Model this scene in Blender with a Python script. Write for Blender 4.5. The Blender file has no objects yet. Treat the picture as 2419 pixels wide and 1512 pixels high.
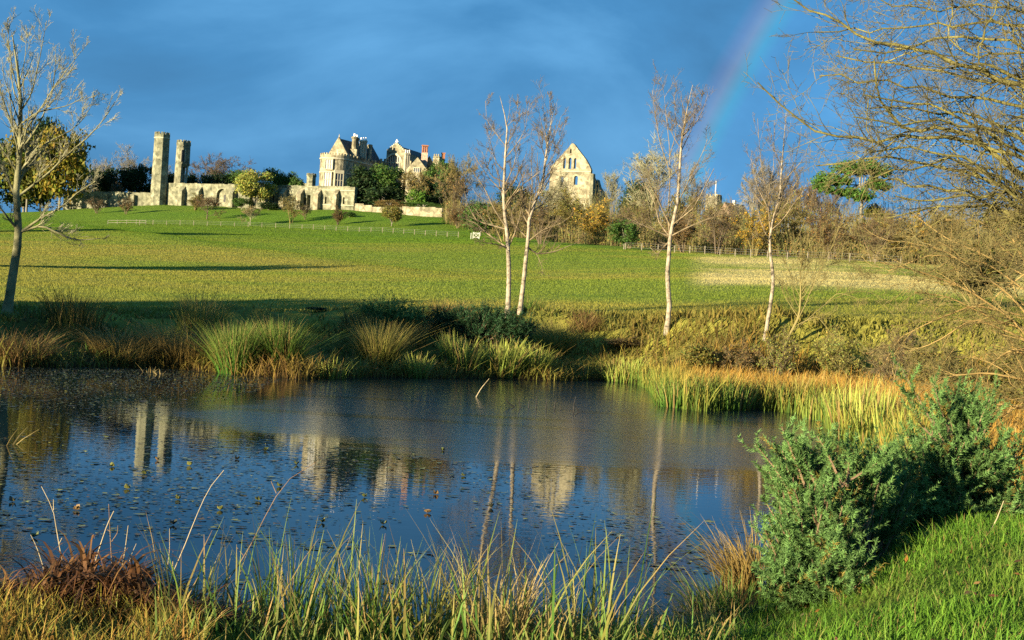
import bpy, math
import numpy as np
from mathutils import Matrix, Vector

# ------------------------------------------------------------------ camera, sky, sun, exposure
F, CX, CY, ROLL, H = 3200.0, 1209.5, 756.0, math.radians(3.5), 1.7     # picture 2419 x 1512, eye 1.7 m above the pond
CR, SR = math.cos(ROLL), math.sin(ROLL)
SUN_AZ, SUN_EL = math.radians(226.0), math.radians(8.3)               # clockwise from the view direction
S = np.array([math.sin(SUN_AZ)*math.cos(SUN_EL), math.cos(SUN_AZ)*math.cos(SUN_EL), math.sin(SUN_EL)])
scene = bpy.context.scene
C = scene.collection
cam_data = bpy.data.cameras.new('camera'); cam_data.sensor_width = 36; cam_data.lens = 36*F/2419
cam_data.clip_start = 0.1; cam_data.clip_end = 6000
cam = bpy.data.objects.new('camera', cam_data); C.objects.link(cam)
cam.matrix_world = Matrix.Translation((0, 0, H)) @ Matrix.Rotation(math.pi/2, 4, 'X') @ Matrix.Rotation(ROLL, 4, 'Z')
scene.camera = cam
scene.view_settings.view_transform = 'Standard'; scene.view_settings.look = 'None'
scene.view_settings.exposure = 1.72; scene.view_settings.gamma = 1.0
scene.cycles.max_bounces = 5; scene.cycles.transparent_max_bounces = 8
scene.cycles.use_denoising = False

world = bpy.data.worlds.new('World'); scene.world = world; world.use_nodes = True
nt = world.node_tree; N = nt.nodes; LK = nt.links; N.clear()
def nd(nodes, t, **kw):
    n = nodes.new(t)
    for k, v in kw.items():
        if k == 'i':
            for kk, vv in v.items(): n.inputs[kk].default_value = vv
        else: setattr(n, k, v)
    return n
out = nd(N, 'ShaderNodeOutputWorld')
sky = nd(N, 'ShaderNodeTexSky', sky_type='NISHITA', sun_disc=False, sun_elevation=SUN_EL, sun_rotation=SUN_AZ, air_density=1.0, dust_density=0.6, ozone_density=2.5)
bg_sky = nd(N, 'ShaderNodeBackground', i={'Strength': 0.06}); LK.new(sky.outputs[0], bg_sky.inputs[0])
tc = nd(N, 'ShaderNodeTexCoord')
mp = nd(N, 'ShaderNodeMapping'); mp.inputs['Scale'].default_value = (1.0, 1.0, 2.2); mp.inputs['Rotation'].default_value = (0.25, 0.45, 0.2)
LK.new(tc.outputs['Generated'], mp.inputs[0])
n1 = nd(N, 'ShaderNodeTexNoise', i={'Scale': 2.9, 'Detail': 8.0, 'Roughness': 0.55, 'Distortion': 0.35}); LK.new(mp.outputs[0], n1.inputs['Vector'])
cr1 = nd(N, 'ShaderNodeValToRGB'); LK.new(n1.outputs['Fac'], cr1.inputs[0])
e = cr1.color_ramp.elements
e[0].position = 0.34; e[0].color = (0.0100, 0.053, 0.120, 1)
e[1].position = 0.70; e[1].color = (0.042, 0.134, 0.250, 1)
e2 = e.new(0.50); e2.color = (0.0165, 0.079, 0.170, 1)
# the rain bow: 42 degrees round the point opposite the sun
nrm = nd(N, 'ShaderNodeVectorMath', operation='NORMALIZE'); LK.new(tc.outputs['Generated'], nrm.inputs[0])
dot = nd(N, 'ShaderNodeVectorMath', operation='DOT_PRODUCT'); LK.new(nrm.outputs[0], dot.inputs[0]); dot.inputs[1].default_value = tuple(-S)
ac = nd(N, 'ShaderNodeMath', operation='ARCCOSINE'); LK.new(dot.outputs['Value'], ac.inputs[0])
mr = nd(N, 'ShaderNodeMapRange', i={'From Min': math.radians(40.2), 'From Max': math.radians(42.7)}); LK.new(ac.outputs[0], mr.inputs[0])
rb = nd(N, 'ShaderNodeValToRGB'); LK.new(mr.outputs[0], rb.inputs[0])
el = rb.color_ramp.elements
el[0].position = 0.0; el[0].color = (0.005, 0.021, 0.046, 1); el[1].position = 1.0; el[1].color = (0, 0, 0, 1)
for p_, c_ in ((0.22, (0.006, 0.024, 0.050, 1)), (0.42, (0.004, 0.044, 0.052, 1)), (0.54, (0.020, 0.034, 0.024, 1)), (0.66, (0.036, 0.020, 0.012, 1)), (0.80, (0.018, 0.003, 0.005, 1))):
    q = el.new(p_); q.color = c_
n2 = nd(N, 'ShaderNodeTexNoise', i={'Scale': 1.6, 'Detail': 2.0}); LK.new(tc.outputs['Generated'], n2.inputs['Vector'])
mr2 = nd(N, 'ShaderNodeMapRange', i={'From Min': 0.3, 'From Max': 0.6, 'To Min': 0.65, 'To Max': 1.0}); LK.new(n2.outputs['Fac'], mr2.inputs[0])
sc_ = nd(N, 'ShaderNodeVectorMath', operation='SCALE'); LK.new(rb.outputs[0], sc_.inputs[0]); LK.new(mr2.outputs[0], sc_.inputs['Scale'])
ad = nd(N, 'ShaderNodeVectorMath', operation='ADD'); LK.new(cr1.outputs[0], ad.inputs[0]); LK.new(sc_.outputs[0], ad.inputs[1])
bg_cl = nd(N, 'ShaderNodeBackground', i={'Strength': 1.0}); LK.new(ad.outputs[0], bg_cl.inputs[0])
mxs = nd(N, 'ShaderNodeMixShader', i={0: 0.90}); LK.new(bg_sky.outputs[0], mxs.inputs[1]); LK.new(bg_cl.outputs[0], mxs.inputs[2])
LK.new(mxs.outputs[0], out.inputs[0])

sun = bpy.data.lights.new('sun', 'SUN'); sun.energy = 5.0; sun.angle = math.radians(0.5); sun.color = (1.0, 0.86, 0.60)
so = bpy.data.objects.new('sun', sun); C.objects.link(so)
so.rotation_euler = Vector(tuple(S)).to_track_quat('Z', 'Y').to_euler(); so.location = (-60, -60, 40)

# ------------------------------------------------------------------ helpers
rng = np.random.default_rng(11)
A = np.array
def hor(u): return CY + (u-CX)*math.tan(ROLL)
def ray(u, v):
    a = (np.asarray(u, float)-CX)/F; b = -(np.asarray(v, float)-CY)/F
    return np.stack([a*CR-b*SR, np.ones_like(a), a*SR+b*CR], -1)
def P(u, v, d):
    r = ray(u, v); return r*np.asarray(d, float)[..., None] + A([0, 0, H]) if np.ndim(d) else r*d + A([0, 0, H])
def onwater(u, v, z=0.0):
    r = ray(u, v); t = (z-H)/r[..., 2]; return r*t[..., None] + A([0, 0, H])
def zoom(pts, x0, y0, s): return [((x/s+x0)/1.02563, (y/s+y0)/1.02563) for x, y in pts]
def sm(x): x = np.clip(x, 0, 1); return x*x*(3-2*x)
def unit(v): return v/np.maximum(np.linalg.norm(v, axis=-1, keepdims=True), 1e-9)
def vnoise(x, y, seed=0):
    xi = np.floor(x).astype(np.int64); yi = np.floor(y).astype(np.int64); fx = sm(x-xi); fy = sm(y-yi)
    def h(a, b):
        n = (a*374761393 + b*668265263 + seed*1442695041) & 0x7fffffff
        n = ((n ^ (n >> 13))*1274126177) & 0x7fffffff
        return ((n ^ (n >> 16)) & 0xffff)/65535.0
    return (h(xi, yi)*(1-fx)+h(xi+1, yi)*fx)*(1-fy) + (h(xi, yi+1)*(1-fx)+h(xi+1, yi+1)*fx)*fy
def fbm(x, y, seed=0, o=4):
    r = 0; a = .5
    for k in range(o): r = r + a*vnoise(x*2**k, y*2**k, seed+k); a *= .5
    return r

def mk(name, verts, faces, mat=None, parent=None, cols=None, smooth=False):
    """faces: array [M,k] or list of such arrays (or of index lists)"""
    verts = np.asarray(verts, float).reshape(-1, 3)
    if parent is not None: verts = verts - A(parent.get('at', (0, 0, 0)))
    fl = faces if isinstance(faces, list) else [faces]
    me = bpy.data.meshes.new(name)
    me.vertices.add(len(verts)); me.vertices.foreach_set('co', verts.astype(np.float32).ravel())
    if fl and not isinstance(fl[0], np.ndarray):
        tot = A([len(f) for f in fl]); idx = np.concatenate([np.asarray(f) for f in fl])
    else:
        fl = [f for f in fl if len(f)]
        tot = np.concatenate([np.full(len(f), f.shape[1]) for f in fl]); idx = np.concatenate([f.ravel() for f in fl])
    start = np.concatenate([[0], np.cumsum(tot)[:-1]])
    me.loops.add(len(idx)); me.loops.foreach_set('vertex_index', idx.astype(np.int32))
    me.polygons.add(len(tot)); me.polygons.foreach_set('loop_start', start.astype(np.int32))
    try: me.polygons.foreach_set('loop_total', tot.astype(np.int32))
    except Exception: pass
    me.polygons.foreach_set('use_smooth', np.full(len(tot), bool(smooth)))
    if cols is not None:
        at = me.color_attributes.new('Col', 'FLOAT_COLOR', 'POINT')
        c4 = np.ones((len(verts), 4), np.float32); c4[:, :3] = cols; at.data.foreach_set('color', c4.ravel())
    me.update(calc_edges=True)
    if mat: me.materials.append(mat)
    o = bpy.data.objects.new(name, me); C.objects.link(o)
    if parent is not None: o.parent = parent
    return o
def tag(o, label=None, cat=None, group=None, kind=None):
    for k, v in (('label', label), ('category', cat), ('group', group), ('kind', kind)):
        if v: o[k] = v
    return o
def thing(name, label, cat, loc, group=None):
    o = bpy.data.objects.new(name, None); o.empty_display_size = .2; C.objects.link(o)
    o.location = tuple(float(q) for q in loc); o['at'] = tuple(float(q) for q in loc)
    return tag(o, label, cat, group, 'thing')

def material(name, c1, c2=None, scale=8., rough=.85, bump=0., bscale=None, attr=False, transl=0., spec=.25, c3=None, cell=0., detail=5., coord='Object', bdist=.05):
    m = bpy.data.materials.new(name); m.use_nodes = True
    t = m.node_tree; n = t.nodes; l = t.links; b = n['Principled BSDF']; o = n['Material Output']
    b.inputs['Roughness'].default_value = rough; b.inputs['Specular IOR Level'].default_value = spec
    tcn = nd(n, 'ShaderNodeTexCoord')
    col = None
    if c2 is not None:
        nz = nd(n, 'ShaderNodeTexNoise', i={'Scale': scale, 'Detail': detail, 'Roughness': .6}); l.new(tcn.outputs[coord], nz.inputs['Vector'])
        r = nd(n, 'ShaderNodeValToRGB'); l.new(nz.outputs['Fac'], r.inputs[0])
        r.color_ramp.elements[0].position = .32; r.color_ramp.elements[0].color = (*c1, 1)
        r.color_ramp.elements[1].position = .68; r.color_ramp.elements[1].color = (*c2, 1)
        if c3 is not None: q = r.color_ramp.elements.new(.5); q.color = (*c3, 1)
        col = r.outputs[0]
        if cell:
            v = nd(n, 'ShaderNodeTexVoronoi', i={'Scale': cell}); l.new(tcn.outputs[coord], v.inputs['Vector'])
            g = nd(n, 'ShaderNodeSeparateColor'); l.new(v.outputs['Color'], g.inputs[0])
            mrn = nd(n, 'ShaderNodeMapRange', i={'To Min': .62, 'To Max': 1.25}); l.new(g.outputs[0], mrn.inputs[0])
            s = nd(n, 'ShaderNodeVectorMath', operation='SCALE'); l.new(col, s.inputs[0]); l.new(mrn.outputs[0], s.inputs['Scale']); col = s.outputs[0]
    if attr:
        at = nd(n, 'ShaderNodeAttribute', attribute_name='Col')
        if col is None and c1 is None: col = at.outputs['Color']
        else:
            mu = nd(n, 'ShaderNodeVectorMath', operation='MULTIPLY'); l.new(at.outputs['Color'], mu.inputs[1])
            if col is None: mu.inputs[0].default_value = c1
            else: l.new(col, mu.inputs[0])
            col = mu.outputs[0]
    if col is None: b.inputs['Base Color'].default_value = (*c1, 1)
    else: l.new(col, b.inputs['Base Color'])
    if bump:
        bz = nd(n, 'ShaderNodeTexNoise', i={'Scale': bscale or scale*2, 'Detail': 6., 'Roughness': .65}); l.new(tcn.outputs[coord], bz.inputs['Vector'])
        bn = nd(n, 'ShaderNodeBump', i={'Strength': bump, 'Distance': bdist}); l.new(bz.outputs['Fac'], bn.inputs['Height']); l.new(bn.outputs[0], b.inputs['Normal'])
    if transl:
        tr = nd(n, 'ShaderNodeBsdfTranslucent')
        if col is None: tr.inputs[0].default_value = (*c1, 1)
        else: l.new(col, tr.inputs[0])
        mx = nd(n, 'ShaderNodeMixShader', i={0: transl}); l.new(b.outputs[0], mx.inputs[1]); l.new(tr.outputs[0], mx.inputs[2]); l.new(mx.outputs[0], o.inputs[0])
    return m

def tubes(Pt, R, sides=4):
    Nn, K = Pt.shape[:2]
    T = unit(np.gradient(Pt, axis=1)); ref = A([.31, .52, .79]); Av = unit(np.cross(T, ref)); Bv = np.cross(T, Av)
    th = np.arange(sides)*2*math.pi/sides
    V = Pt[:, :, None]+R[:, :, None, None]*(np.cos(th)[None, None, :, None]*Av[:, :, None]+np.sin(th)[None, None, :, None]*Bv[:, :, None])
    i = np.arange(Nn)[:, None, None]*K*sides; k = np.arange(K-1)[None, :, None]*sides; s = np.arange(sides)[None, None, :]; s2 = (s+1) % sides
    Fq = np.stack([i+k+s, i+k+s2, i+k+sides+s2, i+k+sides+s], -1).reshape(-1, 4)
    return V.reshape(-1, 3), Fq
def join(parts):
    vs, fs, off = [], [], 0
    for v, f in parts: vs.append(v); fs.append(f+off); off += len(v)
    return np.concatenate(vs), fs
def grow(Pp, Rr, n, t=(.2, 1.), ang=(30, 60), L=.5, lt=-.5, Lv=.3, K=4, up=.1, wob=.15, rr=.6, rmin=.003, taper=.3, flat=None, absl=None):
    Nn, Kp = Pp.shape[:2]; M = Nn*n
    ids = np.repeat(np.arange(Nn), n); tt = rng.uniform(t[0], t[1], M)
    f = np.minimum(tt*(Kp-1), Kp-1.001); i = f.astype(int); w = (f-i)[:, None]
    pos = Pp[ids, i]*(1-w)+Pp[ids, i+1]*w; tan = unit(Pp[ids, i+1]-Pp[ids, i]); rad = Rr[ids, i]*(1-w[:, 0])+Rr[ids, i+1]*w[:, 0]
    pl = np.linalg.norm(np.diff(Pp, axis=1), axis=-1).sum(1)
    a = np.radians(rng.uniform(ang[0], ang[1], M))[:, None]
    rv = rng.normal(size=(M, 3))
    if flat: rv[:, 2] *= flat
    rv[rng.random(M) < .0] *= -1
    perp = unit(rv-(rv*tan).sum(1)[:, None]*tan)
    d = np.cos(a)*tan+np.sin(a)*perp
    ln = (pl[ids] if absl is None else np.full(M, absl))*L*(1+lt*tt)*rng.uniform(1-Lv, 1+Lv, M)
    st = (ln/(K-1))[:, None]
    out = np.empty((M, K, 3)); out[:, 0] = pos
    for k in range(1, K):
        d = unit(d+A([0, 0, up])+wob*rng.normal(size=(M, 3))); out[:, k] = out[:, k-1]+d*st
    r0 = np.maximum(rad*rr, rmin)
    R2 = np.maximum(r0[:, None]*np.linspace(1, taper, K)[None], rmin*.7)
    return out, R2
def poly(pts, K=10):
    p = np.asarray(pts, float); s = np.concatenate([[0], np.cumsum(np.linalg.norm(np.diff(p, axis=0), axis=1))]); q = np.linspace(0, s[-1], K*3)
    r = np.stack([np.interp(q, s, p[:, j]) for j in range(p.shape[1])], 1)
    for _ in range(3): r[1:-1] = .25*r[:-2]+.5*r[1:-1]+.25*r[2:]
    return r[np.linspace(0, len(r)-1, K).astype(int)]
def blades(base, h, w, az, lean, K=3, droop=.0, c0=None, c1=None, zdir=None):
    """flat tapered leaves; c0 root colour, c1 tip colour [N,3]"""
    n = len(base); s = np.linspace(0, 1, K+1)
    d = np.stack([np.cos(az), np.sin(az), 0*az], 1)
    fa = az + math.pi/2 + rng.uniform(-.9, .9, n); wv = np.stack([np.cos(fa), np.sin(fa), 0*fa], 1)
    up = h[:, None]*(s[None]-droop*np.ones(n)[:, None]*s[None]**2.5) if np.ndim(droop) == 0 else h[:, None]*(s[None]-droop[:, None]*s[None]**2.5)
    ho = (h*lean)[:, None]*s[None]**1.6
    c = base[:, None]+ho[:, :, None]*d[:, None]; c[:, :, 2] += up
    wd = w[:, None]*np.array([1., .95, .75, .5, .3, .2])[None, :K+1]*.5; wd[:, -1] = w*.04
    V = np.stack([c-wd[:, :, None]*wv[:, None], c+wd[:, :, None]*wv[:, None]], 2)
    i = np.arange(n)[:, None]*(K+1)*2; k = np.arange(K)[None]*2
    Fq = np.stack([i+k, i+k+1, i+k+3, i+k+2], -1).reshape(-1, 4)
    cols = None
    if c0 is not None:
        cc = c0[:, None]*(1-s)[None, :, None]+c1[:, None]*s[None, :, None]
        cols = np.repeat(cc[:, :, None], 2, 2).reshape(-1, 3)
    return V.reshape(-1, 3), Fq, cols
def leaves(pos, size, out=None, bias=.6, tone=(.55, 1.35), asp=.6):
    n = len(pos); nr = unit(rng.normal(size=(n, 3)) + (0 if out is None else bias*2*out))
    a = unit(np.cross(nr, rng.normal(size=(n, 3)))); b = np.cross(nr, a)*asp; s = (size*rng.uniform(.6, 1.3, n))[:, None]*.5
    V = np.stack([pos-a*s-b*s*.3, pos+b*s*.8-a*s*.1, pos+a*s+b*s*.2, pos-b*s*.9+a*s*.2], 1).reshape(-1, 3)
    Fq = np.arange(n*4).reshape(n, 4)
    g = rng.uniform(*tone, n)[:, None]*(1+.18*rng.normal(size=(n, 3))*A([1, .35, .6]))
    return V, Fq, np.repeat(np.clip(g, .2, 2), 4, 0)
def pick(n, cols, wts=None):
    cols = A(cols); i = rng.choice(len(cols), n, p=None if wts is None else A(wts)/sum(wts)); return cols[i]*rng.uniform(.75, 1.25, n)[:, None]

class MB:
    def __init__(s): s.v, s.f = [], []
    def prism(s, pl, z0, z1, top=None):
        n = len(pl); o = len(s.v); tp = top or pl
        s.v += [(x, y, z0) for x, y in pl]+[(x, y, z1) for x, y in tp]
        s.f += [list(range(o+n-1, o-1, -1)), list(range(o+n, o+2*n))]+[[o+i, o+(i+1) % n, o+n+(i+1) % n, o+n+i] for i in range(n)]
        return s
    def hull(s, v, f): o = len(s.v); s.v += [tuple(q) for q in v]; s.f += [[o+i for i in q] for q in f]; return s
    def box(s, fr, a0, a1, b0, b1, z0, z1):
        return s.prism([fr(a0, b0), fr(a1, b0), fr(a1, b1), fr(a0, b1)], z0, z1)
    def build(s, name, mat, parent=None):
        return mk(name, s.v, s.f, mat, parent)
def frame(o, ax):
    """local (a along ax, b to its left = away) -> world xy"""
    ax = A(ax, float); ax = ax/np.linalg.norm(ax); n = A([-ax[1], ax[0]]); o = A(o, float)[:2]
    return lambda a, b: tuple(o+ax*a+n*b)
def ring(c, r, n, ph=0.): return [(c[0]+r*math.cos(ph+2*math.pi*i/n), c[1]+r*math.sin(ph+2*math.pi*i/n)) for i in range(n)]
def cut(o, cutter):
    cutter.parent = o.parent
    m = o.modifiers.new('cut', 'BOOLEAN'); m.operation = 'DIFFERENCE'; m.object = cutter; m.solver = 'EXACT'
    bpy.context.view_layer.update()
    me = bpy.data.meshes.new_from_object(o.evaluated_get(bpy.context.evaluated_depsgraph_get()))
    o.modifiers.clear(); o.data = me; bpy.data.objects.remove(cutter)

# ------------------------------------------------------------------ the lie of the land
far_shore = [(-700, 838), (-400, 846), (-100, 860), (0, 866), (150, 868), (300, 868), (420, 872), (510, 880), (600, 888), (700, 896), (800, 893), (900, 890), (1000, 893), (1100, 893),
             (1200, 895), (1300, 900), (1400, 898), (1470, 903), (1530, 912), (1560, 930), (1572, 950), (1600, 962), (1650, 970), (1750, 966), (1850, 972), (1930, 985), (1975, 1000),
             (1992, 1030), (2030, 1050), (2090, 1058), (2130, 1078), (2140, 1110)]
near_shore = [(2080, 1160), (1980, 1240), (1880, 1320), (1800, 1390), (1740, 1450), (1690, 1490), (1600, 1515), (1500, 1528), (1350, 1525), (1200, 1512), (1000, 1500), (800, 1497),
              (600, 1488), (400, 1475), (200, 1455), (0, 1435), (-300, 1400)]
POND = np.concatenate([onwater(*A(far_shore).T)[:, :2], onwater(*A(near_shore).T)[:, :2], A([[-9, 7.5], [-17, 11], [-23, 18], [-25, 27]])])
def pond_sd(x, y):
    """distance to the shore, negative in the pond"""
    p = np.stack([x, y], -1).reshape(-1, 2); d = np.full(len(p), 1e9); ins = np.zeros(len(p), bool)
    a = POND; b = np.roll(POND, -1, 0)
    for i in range(len(a)):
        ab = b[i]-a[i]; t = np.clip(((p-a[i])@ab)/(ab@ab), 0, 1); d = np.minimum(d, np.linalg.norm(p-a[i]-t[:, None]*ab, axis=1))
        c = ((a[i, 1] > p[:, 1]) != (b[i, 1] > p[:, 1])); xi = a[i, 0]+(p[:, 1]-a[i, 1])/(ab[1] if abs(ab[1]) > 1e-9 else 1e-9)*ab[0]; ins ^= c & (p[:, 0] < xi)
    return np.where(ins, -d, d).reshape(np.shape(x))
ROWS = [[(-800, 700, 50), (0, 716, 50), (600, 735, 48), (1200, 742, 50), (1573, 752, 50), (1800, 752, 50), (2100, 768, 48), (2419, 785, 48), (3200, 830, 48)],
        [(-800, 590, 100), (0, 620, 100), (600, 640, 100), (1200, 650, 98), (1600, 660, 85), (2000, 675, 80), (2419, 690, 80), (3200, 740, 80)],
        [(-800, 495, 290), (0, 525, 290), (400, 522, 300), (700, 533, 290), (1100, 552, 250), (1400, 575, 200), (1700, 588, 180), (2000, 600, 165), (2130, 607, 160), (2419, 622, 150), (3200, 670, 150)],
        [(-800, 480, 340), (0, 505, 340), (190, 494, 344), (380, 484, 344), (838, 497, 323), (1045, 513, 312), (1200, 535, 300), (1400, 552, 280), (1700, 572, 260), (2000, 585, 240), (2419, 605, 230), (3200, 650, 230)]]
TAB = []
for r_ in ROWS:
    q = A(r_, float); p = P(q[:, 0], q[:, 1], q[:, 2]); TAB.append((p[:, 0]/p[:, 1], p[:, 1], p[:, 2]))
def ground(x, y):
    x = np.asarray(x, float); y = np.asarray(y, float)
    yy = np.maximum(y, 30.); t = np.clip(x/yy, -.62, .62)
    ds = [np.interp(t, T[0], T[1]) for T in TAB]; zs = [np.interp(t, T[0], T[2]) for T in TAB]
    ds += [ds[3]+90, ds[3]+400, ds[3]*0+4000]; zs += [zs[3]+2.0, zs[3]-3, zs[3]*0-40]
    z = np.where(yy <= ds[0], zs[0], zs[-1])
    for i in range(len(ds)-1):
        w = (yy-ds[i])/(ds[i+1]-ds[i]); k = (w >= 0) & (w <= 1); z = np.where(k, zs[i]+(zs[i+1]-zs[i])*w, z)
    far = np.clip((yy-60)/60, 0, 1)
    z = z + far*1.1*(fbm(x/55, yy/42, 3, 2)-.375) + .16*(fbm(x/6, yy/5, 9, 3)-.44)
    z = z-.9*sm(((x+93)*.89+(yy-280)*.456+3)/8)*sm((yy-85)/30)*sm((330-yy)/60)
    s = pond_sd(x, y); sp = np.maximum(s, 0)
    yb = np.interp(t, [-.05, .085, .13, .62], [-50, 15, 38.5, 38.5])
    s2 = np.minimum(sp, np.maximum(y-yb, 0))
    marsh = .14*sm(sp/.5)
    hum = sm(s2/1.2)*sm((7.5-s2)/2.5)*(.75*(fbm(x/1.7, y/1.3, 51, 3)-.42)+.35*(vnoise(x/.8, y/.6, 52)-.5))
    zf = marsh + sm(s2/np.where(t > .1, 5.2, 6.4))*(z-marsh)+hum
    zn = (.26+.34*sm((x-.7)/2.2)+.10*sm((x-3)/4)+.06*(fbm(x*1.5, y*1.5, 5, 3)-.44))*sm(sp/1.3)
    w = sm((y-9.5)/4.0)
    zz = np.where(y < 22, zn*(1-w)+zf*w, zf)
    left = sm((-x-4)/10)*sm((24-y)/8); zz = zz+(sp > 0)*left*.9*sm(sp/6)
    return np.where(s < 0, -.55*sm(-s/1.6)-.02, zz+.0)
def gp(x, y): return A([x, y, float(ground(A([x]), A([y]))[0])])
def hit(u, v, d0=12., d1=330.):
    """depth at which the line of sight through a pixel first meets the ground"""
    d = np.arange(d0, d1, .1); q = P(np.full(len(d), float(u)), np.full(len(d), float(v)), d); k = np.nonzero(q[:, 2] <= ground(q[:, 0], q[:, 1]))[0]
    return float(d[k[0]]) if len(k) else d1
def gpix(u, v, d):
    """a point on the ground below / above the pixel at depth d"""
    p = P(u, v, d); return gp(p[0], p[1])

# ground sheet
ys = np.concatenate([np.linspace(-60, 0, 13)[:-1], np.linspace(0, 4, 9)[:-1], np.linspace(4, 16, 90)[:-1], np.linspace(16, 28, 40)[:-1], np.linspace(28, 62, 120)[:-1], 62*np.exp(np.linspace(0, math.log(400/62), 90))[:-1], np.geomspace(400, 3800, 20)])
tsx = np.concatenate([np.linspace(-3.2, -.5, 28)[:-1], np.linspace(-.5, .5, 270), np.linspace(.5, 3.2, 28)[1:]])
GY, GT = np.meshgrid(ys, tsx, indexing='ij'); GX = GT*np.where(GY < 12, 12+(GY-12)*.45, GY)
GX = GT*np.maximum(GY, 9.0)*np.where(GY < 9, 1, 1)
GZ = ground(GX, GY)
nr_, nc_ = GY.shape
ii = np.arange(nr_-1)[:, None]*nc_+np.arange(nc_-1)[None]
Fg = np.stack([ii, ii+1, ii+nc_+1, ii+nc_], -1).reshape(-1, 4)
def gcol(x, y):
    s = pond_sd(x, y); t = x/np.maximum(y, 1)
    n = fbm(x/14, y/9, 21, 4); n2 = fbm(x/3.0, y/2.2, 31, 3); n3 = fbm(x/50+3, y/24, 41, 3)
    grass = A([.165, .210, .030]); lush = A([.075, .160, .012]); straw = A([.29, .235, .050]); pale = A([.48, .40, .17]); mud = A([.040, .028, .014]); dead = A([.13, .095, .03])
    k = np.clip((n3-.37)*4.5+(n-.45)*2.4, 0, 1)[..., None]
    c = grass*(1-k*.6)+straw*k*.6
    k = np.clip((n2-.5)*3, 0, 1)[..., None]*.5; c = c*(1-k)+lush*k
    # strip of rougher straw grass behind the bank, and lusher grass high on the slope
    k = (np.exp(-((y-57)/6)**2)*np.clip(n*2-.45, 0, 1))[..., None]*.45; c = c*(1-k)+straw*k
    k = sm((y-135)/110)[..., None]*.75*(t < .1)[..., None]; c = c*(1-k)+lush*1.05*k
    ly = (x+93)*.89+(y-280)*.456; k = (np.exp(-((ly-1)/5)**2)*sm((y-85)/20)*(y < 285))[..., None]*.55; c = c*(1-k)+lush*.8*k  # dark band along the terrain step: its shade put into the grass colour
    k = (sm((-ly)/12)*sm((y-85)/25)*sm((230-y)/80)*np.clip(n*2.2-.5, 0, 1))[..., None]*.6; c = c*(1-k)+straw*k
    # pale rough pasture on the right
    pr = (sm((t-.122)/.025)*sm((y-68)/16)*sm((195-y)/40)*np.clip((n-.26)*4, 0, 1))[..., None]; c = c*(1-.85*pr)+pale*.85*pr
    # banks: mud and dead grass, their dark also painting the earth ledge's shade
    kb = (sm((6.5-s)/3)*(y > 16))[..., None]*np.clip((n2-.25)*2.2, 0, 1)[..., None]; c = c*(1-kb)+dead*kb*.4+mud*kb*.6
    km = (sm((1.0-s)/.8))[..., None]; c = c*(1-km)+mud*km
    kl = ((y < 14)*sm((s-.6)/.8))[..., None]; c = c*(1-kl)+A([.05, .105, .012])*kl
    return np.clip(c, .004, .9)
GC = gcol(GX, GY)
m_ground = material('meadow_turf', (.72, .74, .7), (1.22, 1.2, 1.15), scale=1.3, rough=.95, attr=True, bump=.55, bscale=2.6, spec=.05, detail=8., bdist=.55)
g_obj = mk('ground', np.stack([GX, GY, GZ], -1).reshape(-1, 3), Fg, m_ground, cols=GC.reshape(-1, 3), smooth=True)
tag(g_obj, kind='structure')

# water sheet
wx = np.linspace(-34, 16, 220); wy = np.geomspace(5.2, 48, 260)
WX, WY = np.meshgrid(wx, wy); sdw = pond_sd(WX, WY)
wi = np.arange(len(wy)-1)[:, None]*len(wx)+np.arange(len(wx)-1)[None]
Fw = np.stack([wi, wi+1, wi+len(wx)+1, wi+len(wx)], -1).reshape(-1, 4)
keep = (sdw.ravel()[Fw] < .45).any(1); Fw = Fw[keep]
ripple_edge = onwater(*A([(330, 962), (420, 985), (520, 1014), (640, 1026), (760, 1040), (900, 1062), (1070, 1088), (1200, 1095), (1400, 1100), (1600, 1106), (1800, 1112), (1990, 1120), (2150, 1120),
                          (2150, 900), (1500, 860), (900, 870), (640, 905), (600, 930), (500, 950)]).T)[:, :2]
def in_poly(x, y, PL):
    ins = np.zeros(np.shape(x), bool)
    for a, b in zip(PL, np.roll(PL, -1, 0)):
        c = (a[1] > y) != (b[1] > y); ins ^= c & (x < a[0]+(y-a[1])/((b[1]-a[1]) or 1e-9)*(b[0]-a[0]))
    return ins
rip = np.mean([in_poly(WX+.8*(fbm(WX*.4, WY*2.2, 77, 3)-.45)+rng.uniform(-.8, .8), WY+2.2*(fbm(WX*.35, WY*1.8, 78, 4)-.45)+rng.uniform(-.9, .9), ripple_edge) for _ in range(10)], 0)*np.clip(.55+1.0*(fbm(WX*.25, WY*1.1, 79, 4)), 0, 1)
mw = bpy.data.materials.new('pond_water'); mw.use_nodes = True
n = mw.node_tree.nodes; l = mw.node_tree.links; b = n['Principled BSDF']
b.inputs['Base Color'].default_value = (.004, .009, .012, 1); b.inputs['IOR'].default_value = 1.21; b.inputs['Specular IOR Level'].default_value = .5
at = nd(n, 'ShaderNodeAttribute', attribute_name='Col')
rr_ = nd(n, 'ShaderNodeMapRange', i={'To Min': .010, 'To Max': .145}); l.new(at.outputs['Fac'], rr_.inputs[0]); l.new(rr_.outputs[0], b.inputs['Roughness'])
tcn = nd(n, 'ShaderNodeTexCoord'); mpn = nd(n, 'ShaderNodeMapping'); mpn.inputs['Scale'].default_value = (1., 2.2, 1.); l.new(tcn.outputs['Object'], mpn.inputs[0])
nz = nd(n, 'ShaderNodeTexNoise', i={'Scale': 3.2, 'Detail': 3., 'Roughness': .55}); l.new(mpn.outputs[0], nz.inputs['Vector'])
bs = nd(n, 'ShaderNodeMapRange', i={'To Min': .055, 'To Max': .11}); l.new(at.outputs['Fac'], bs.inputs[0])
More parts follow.
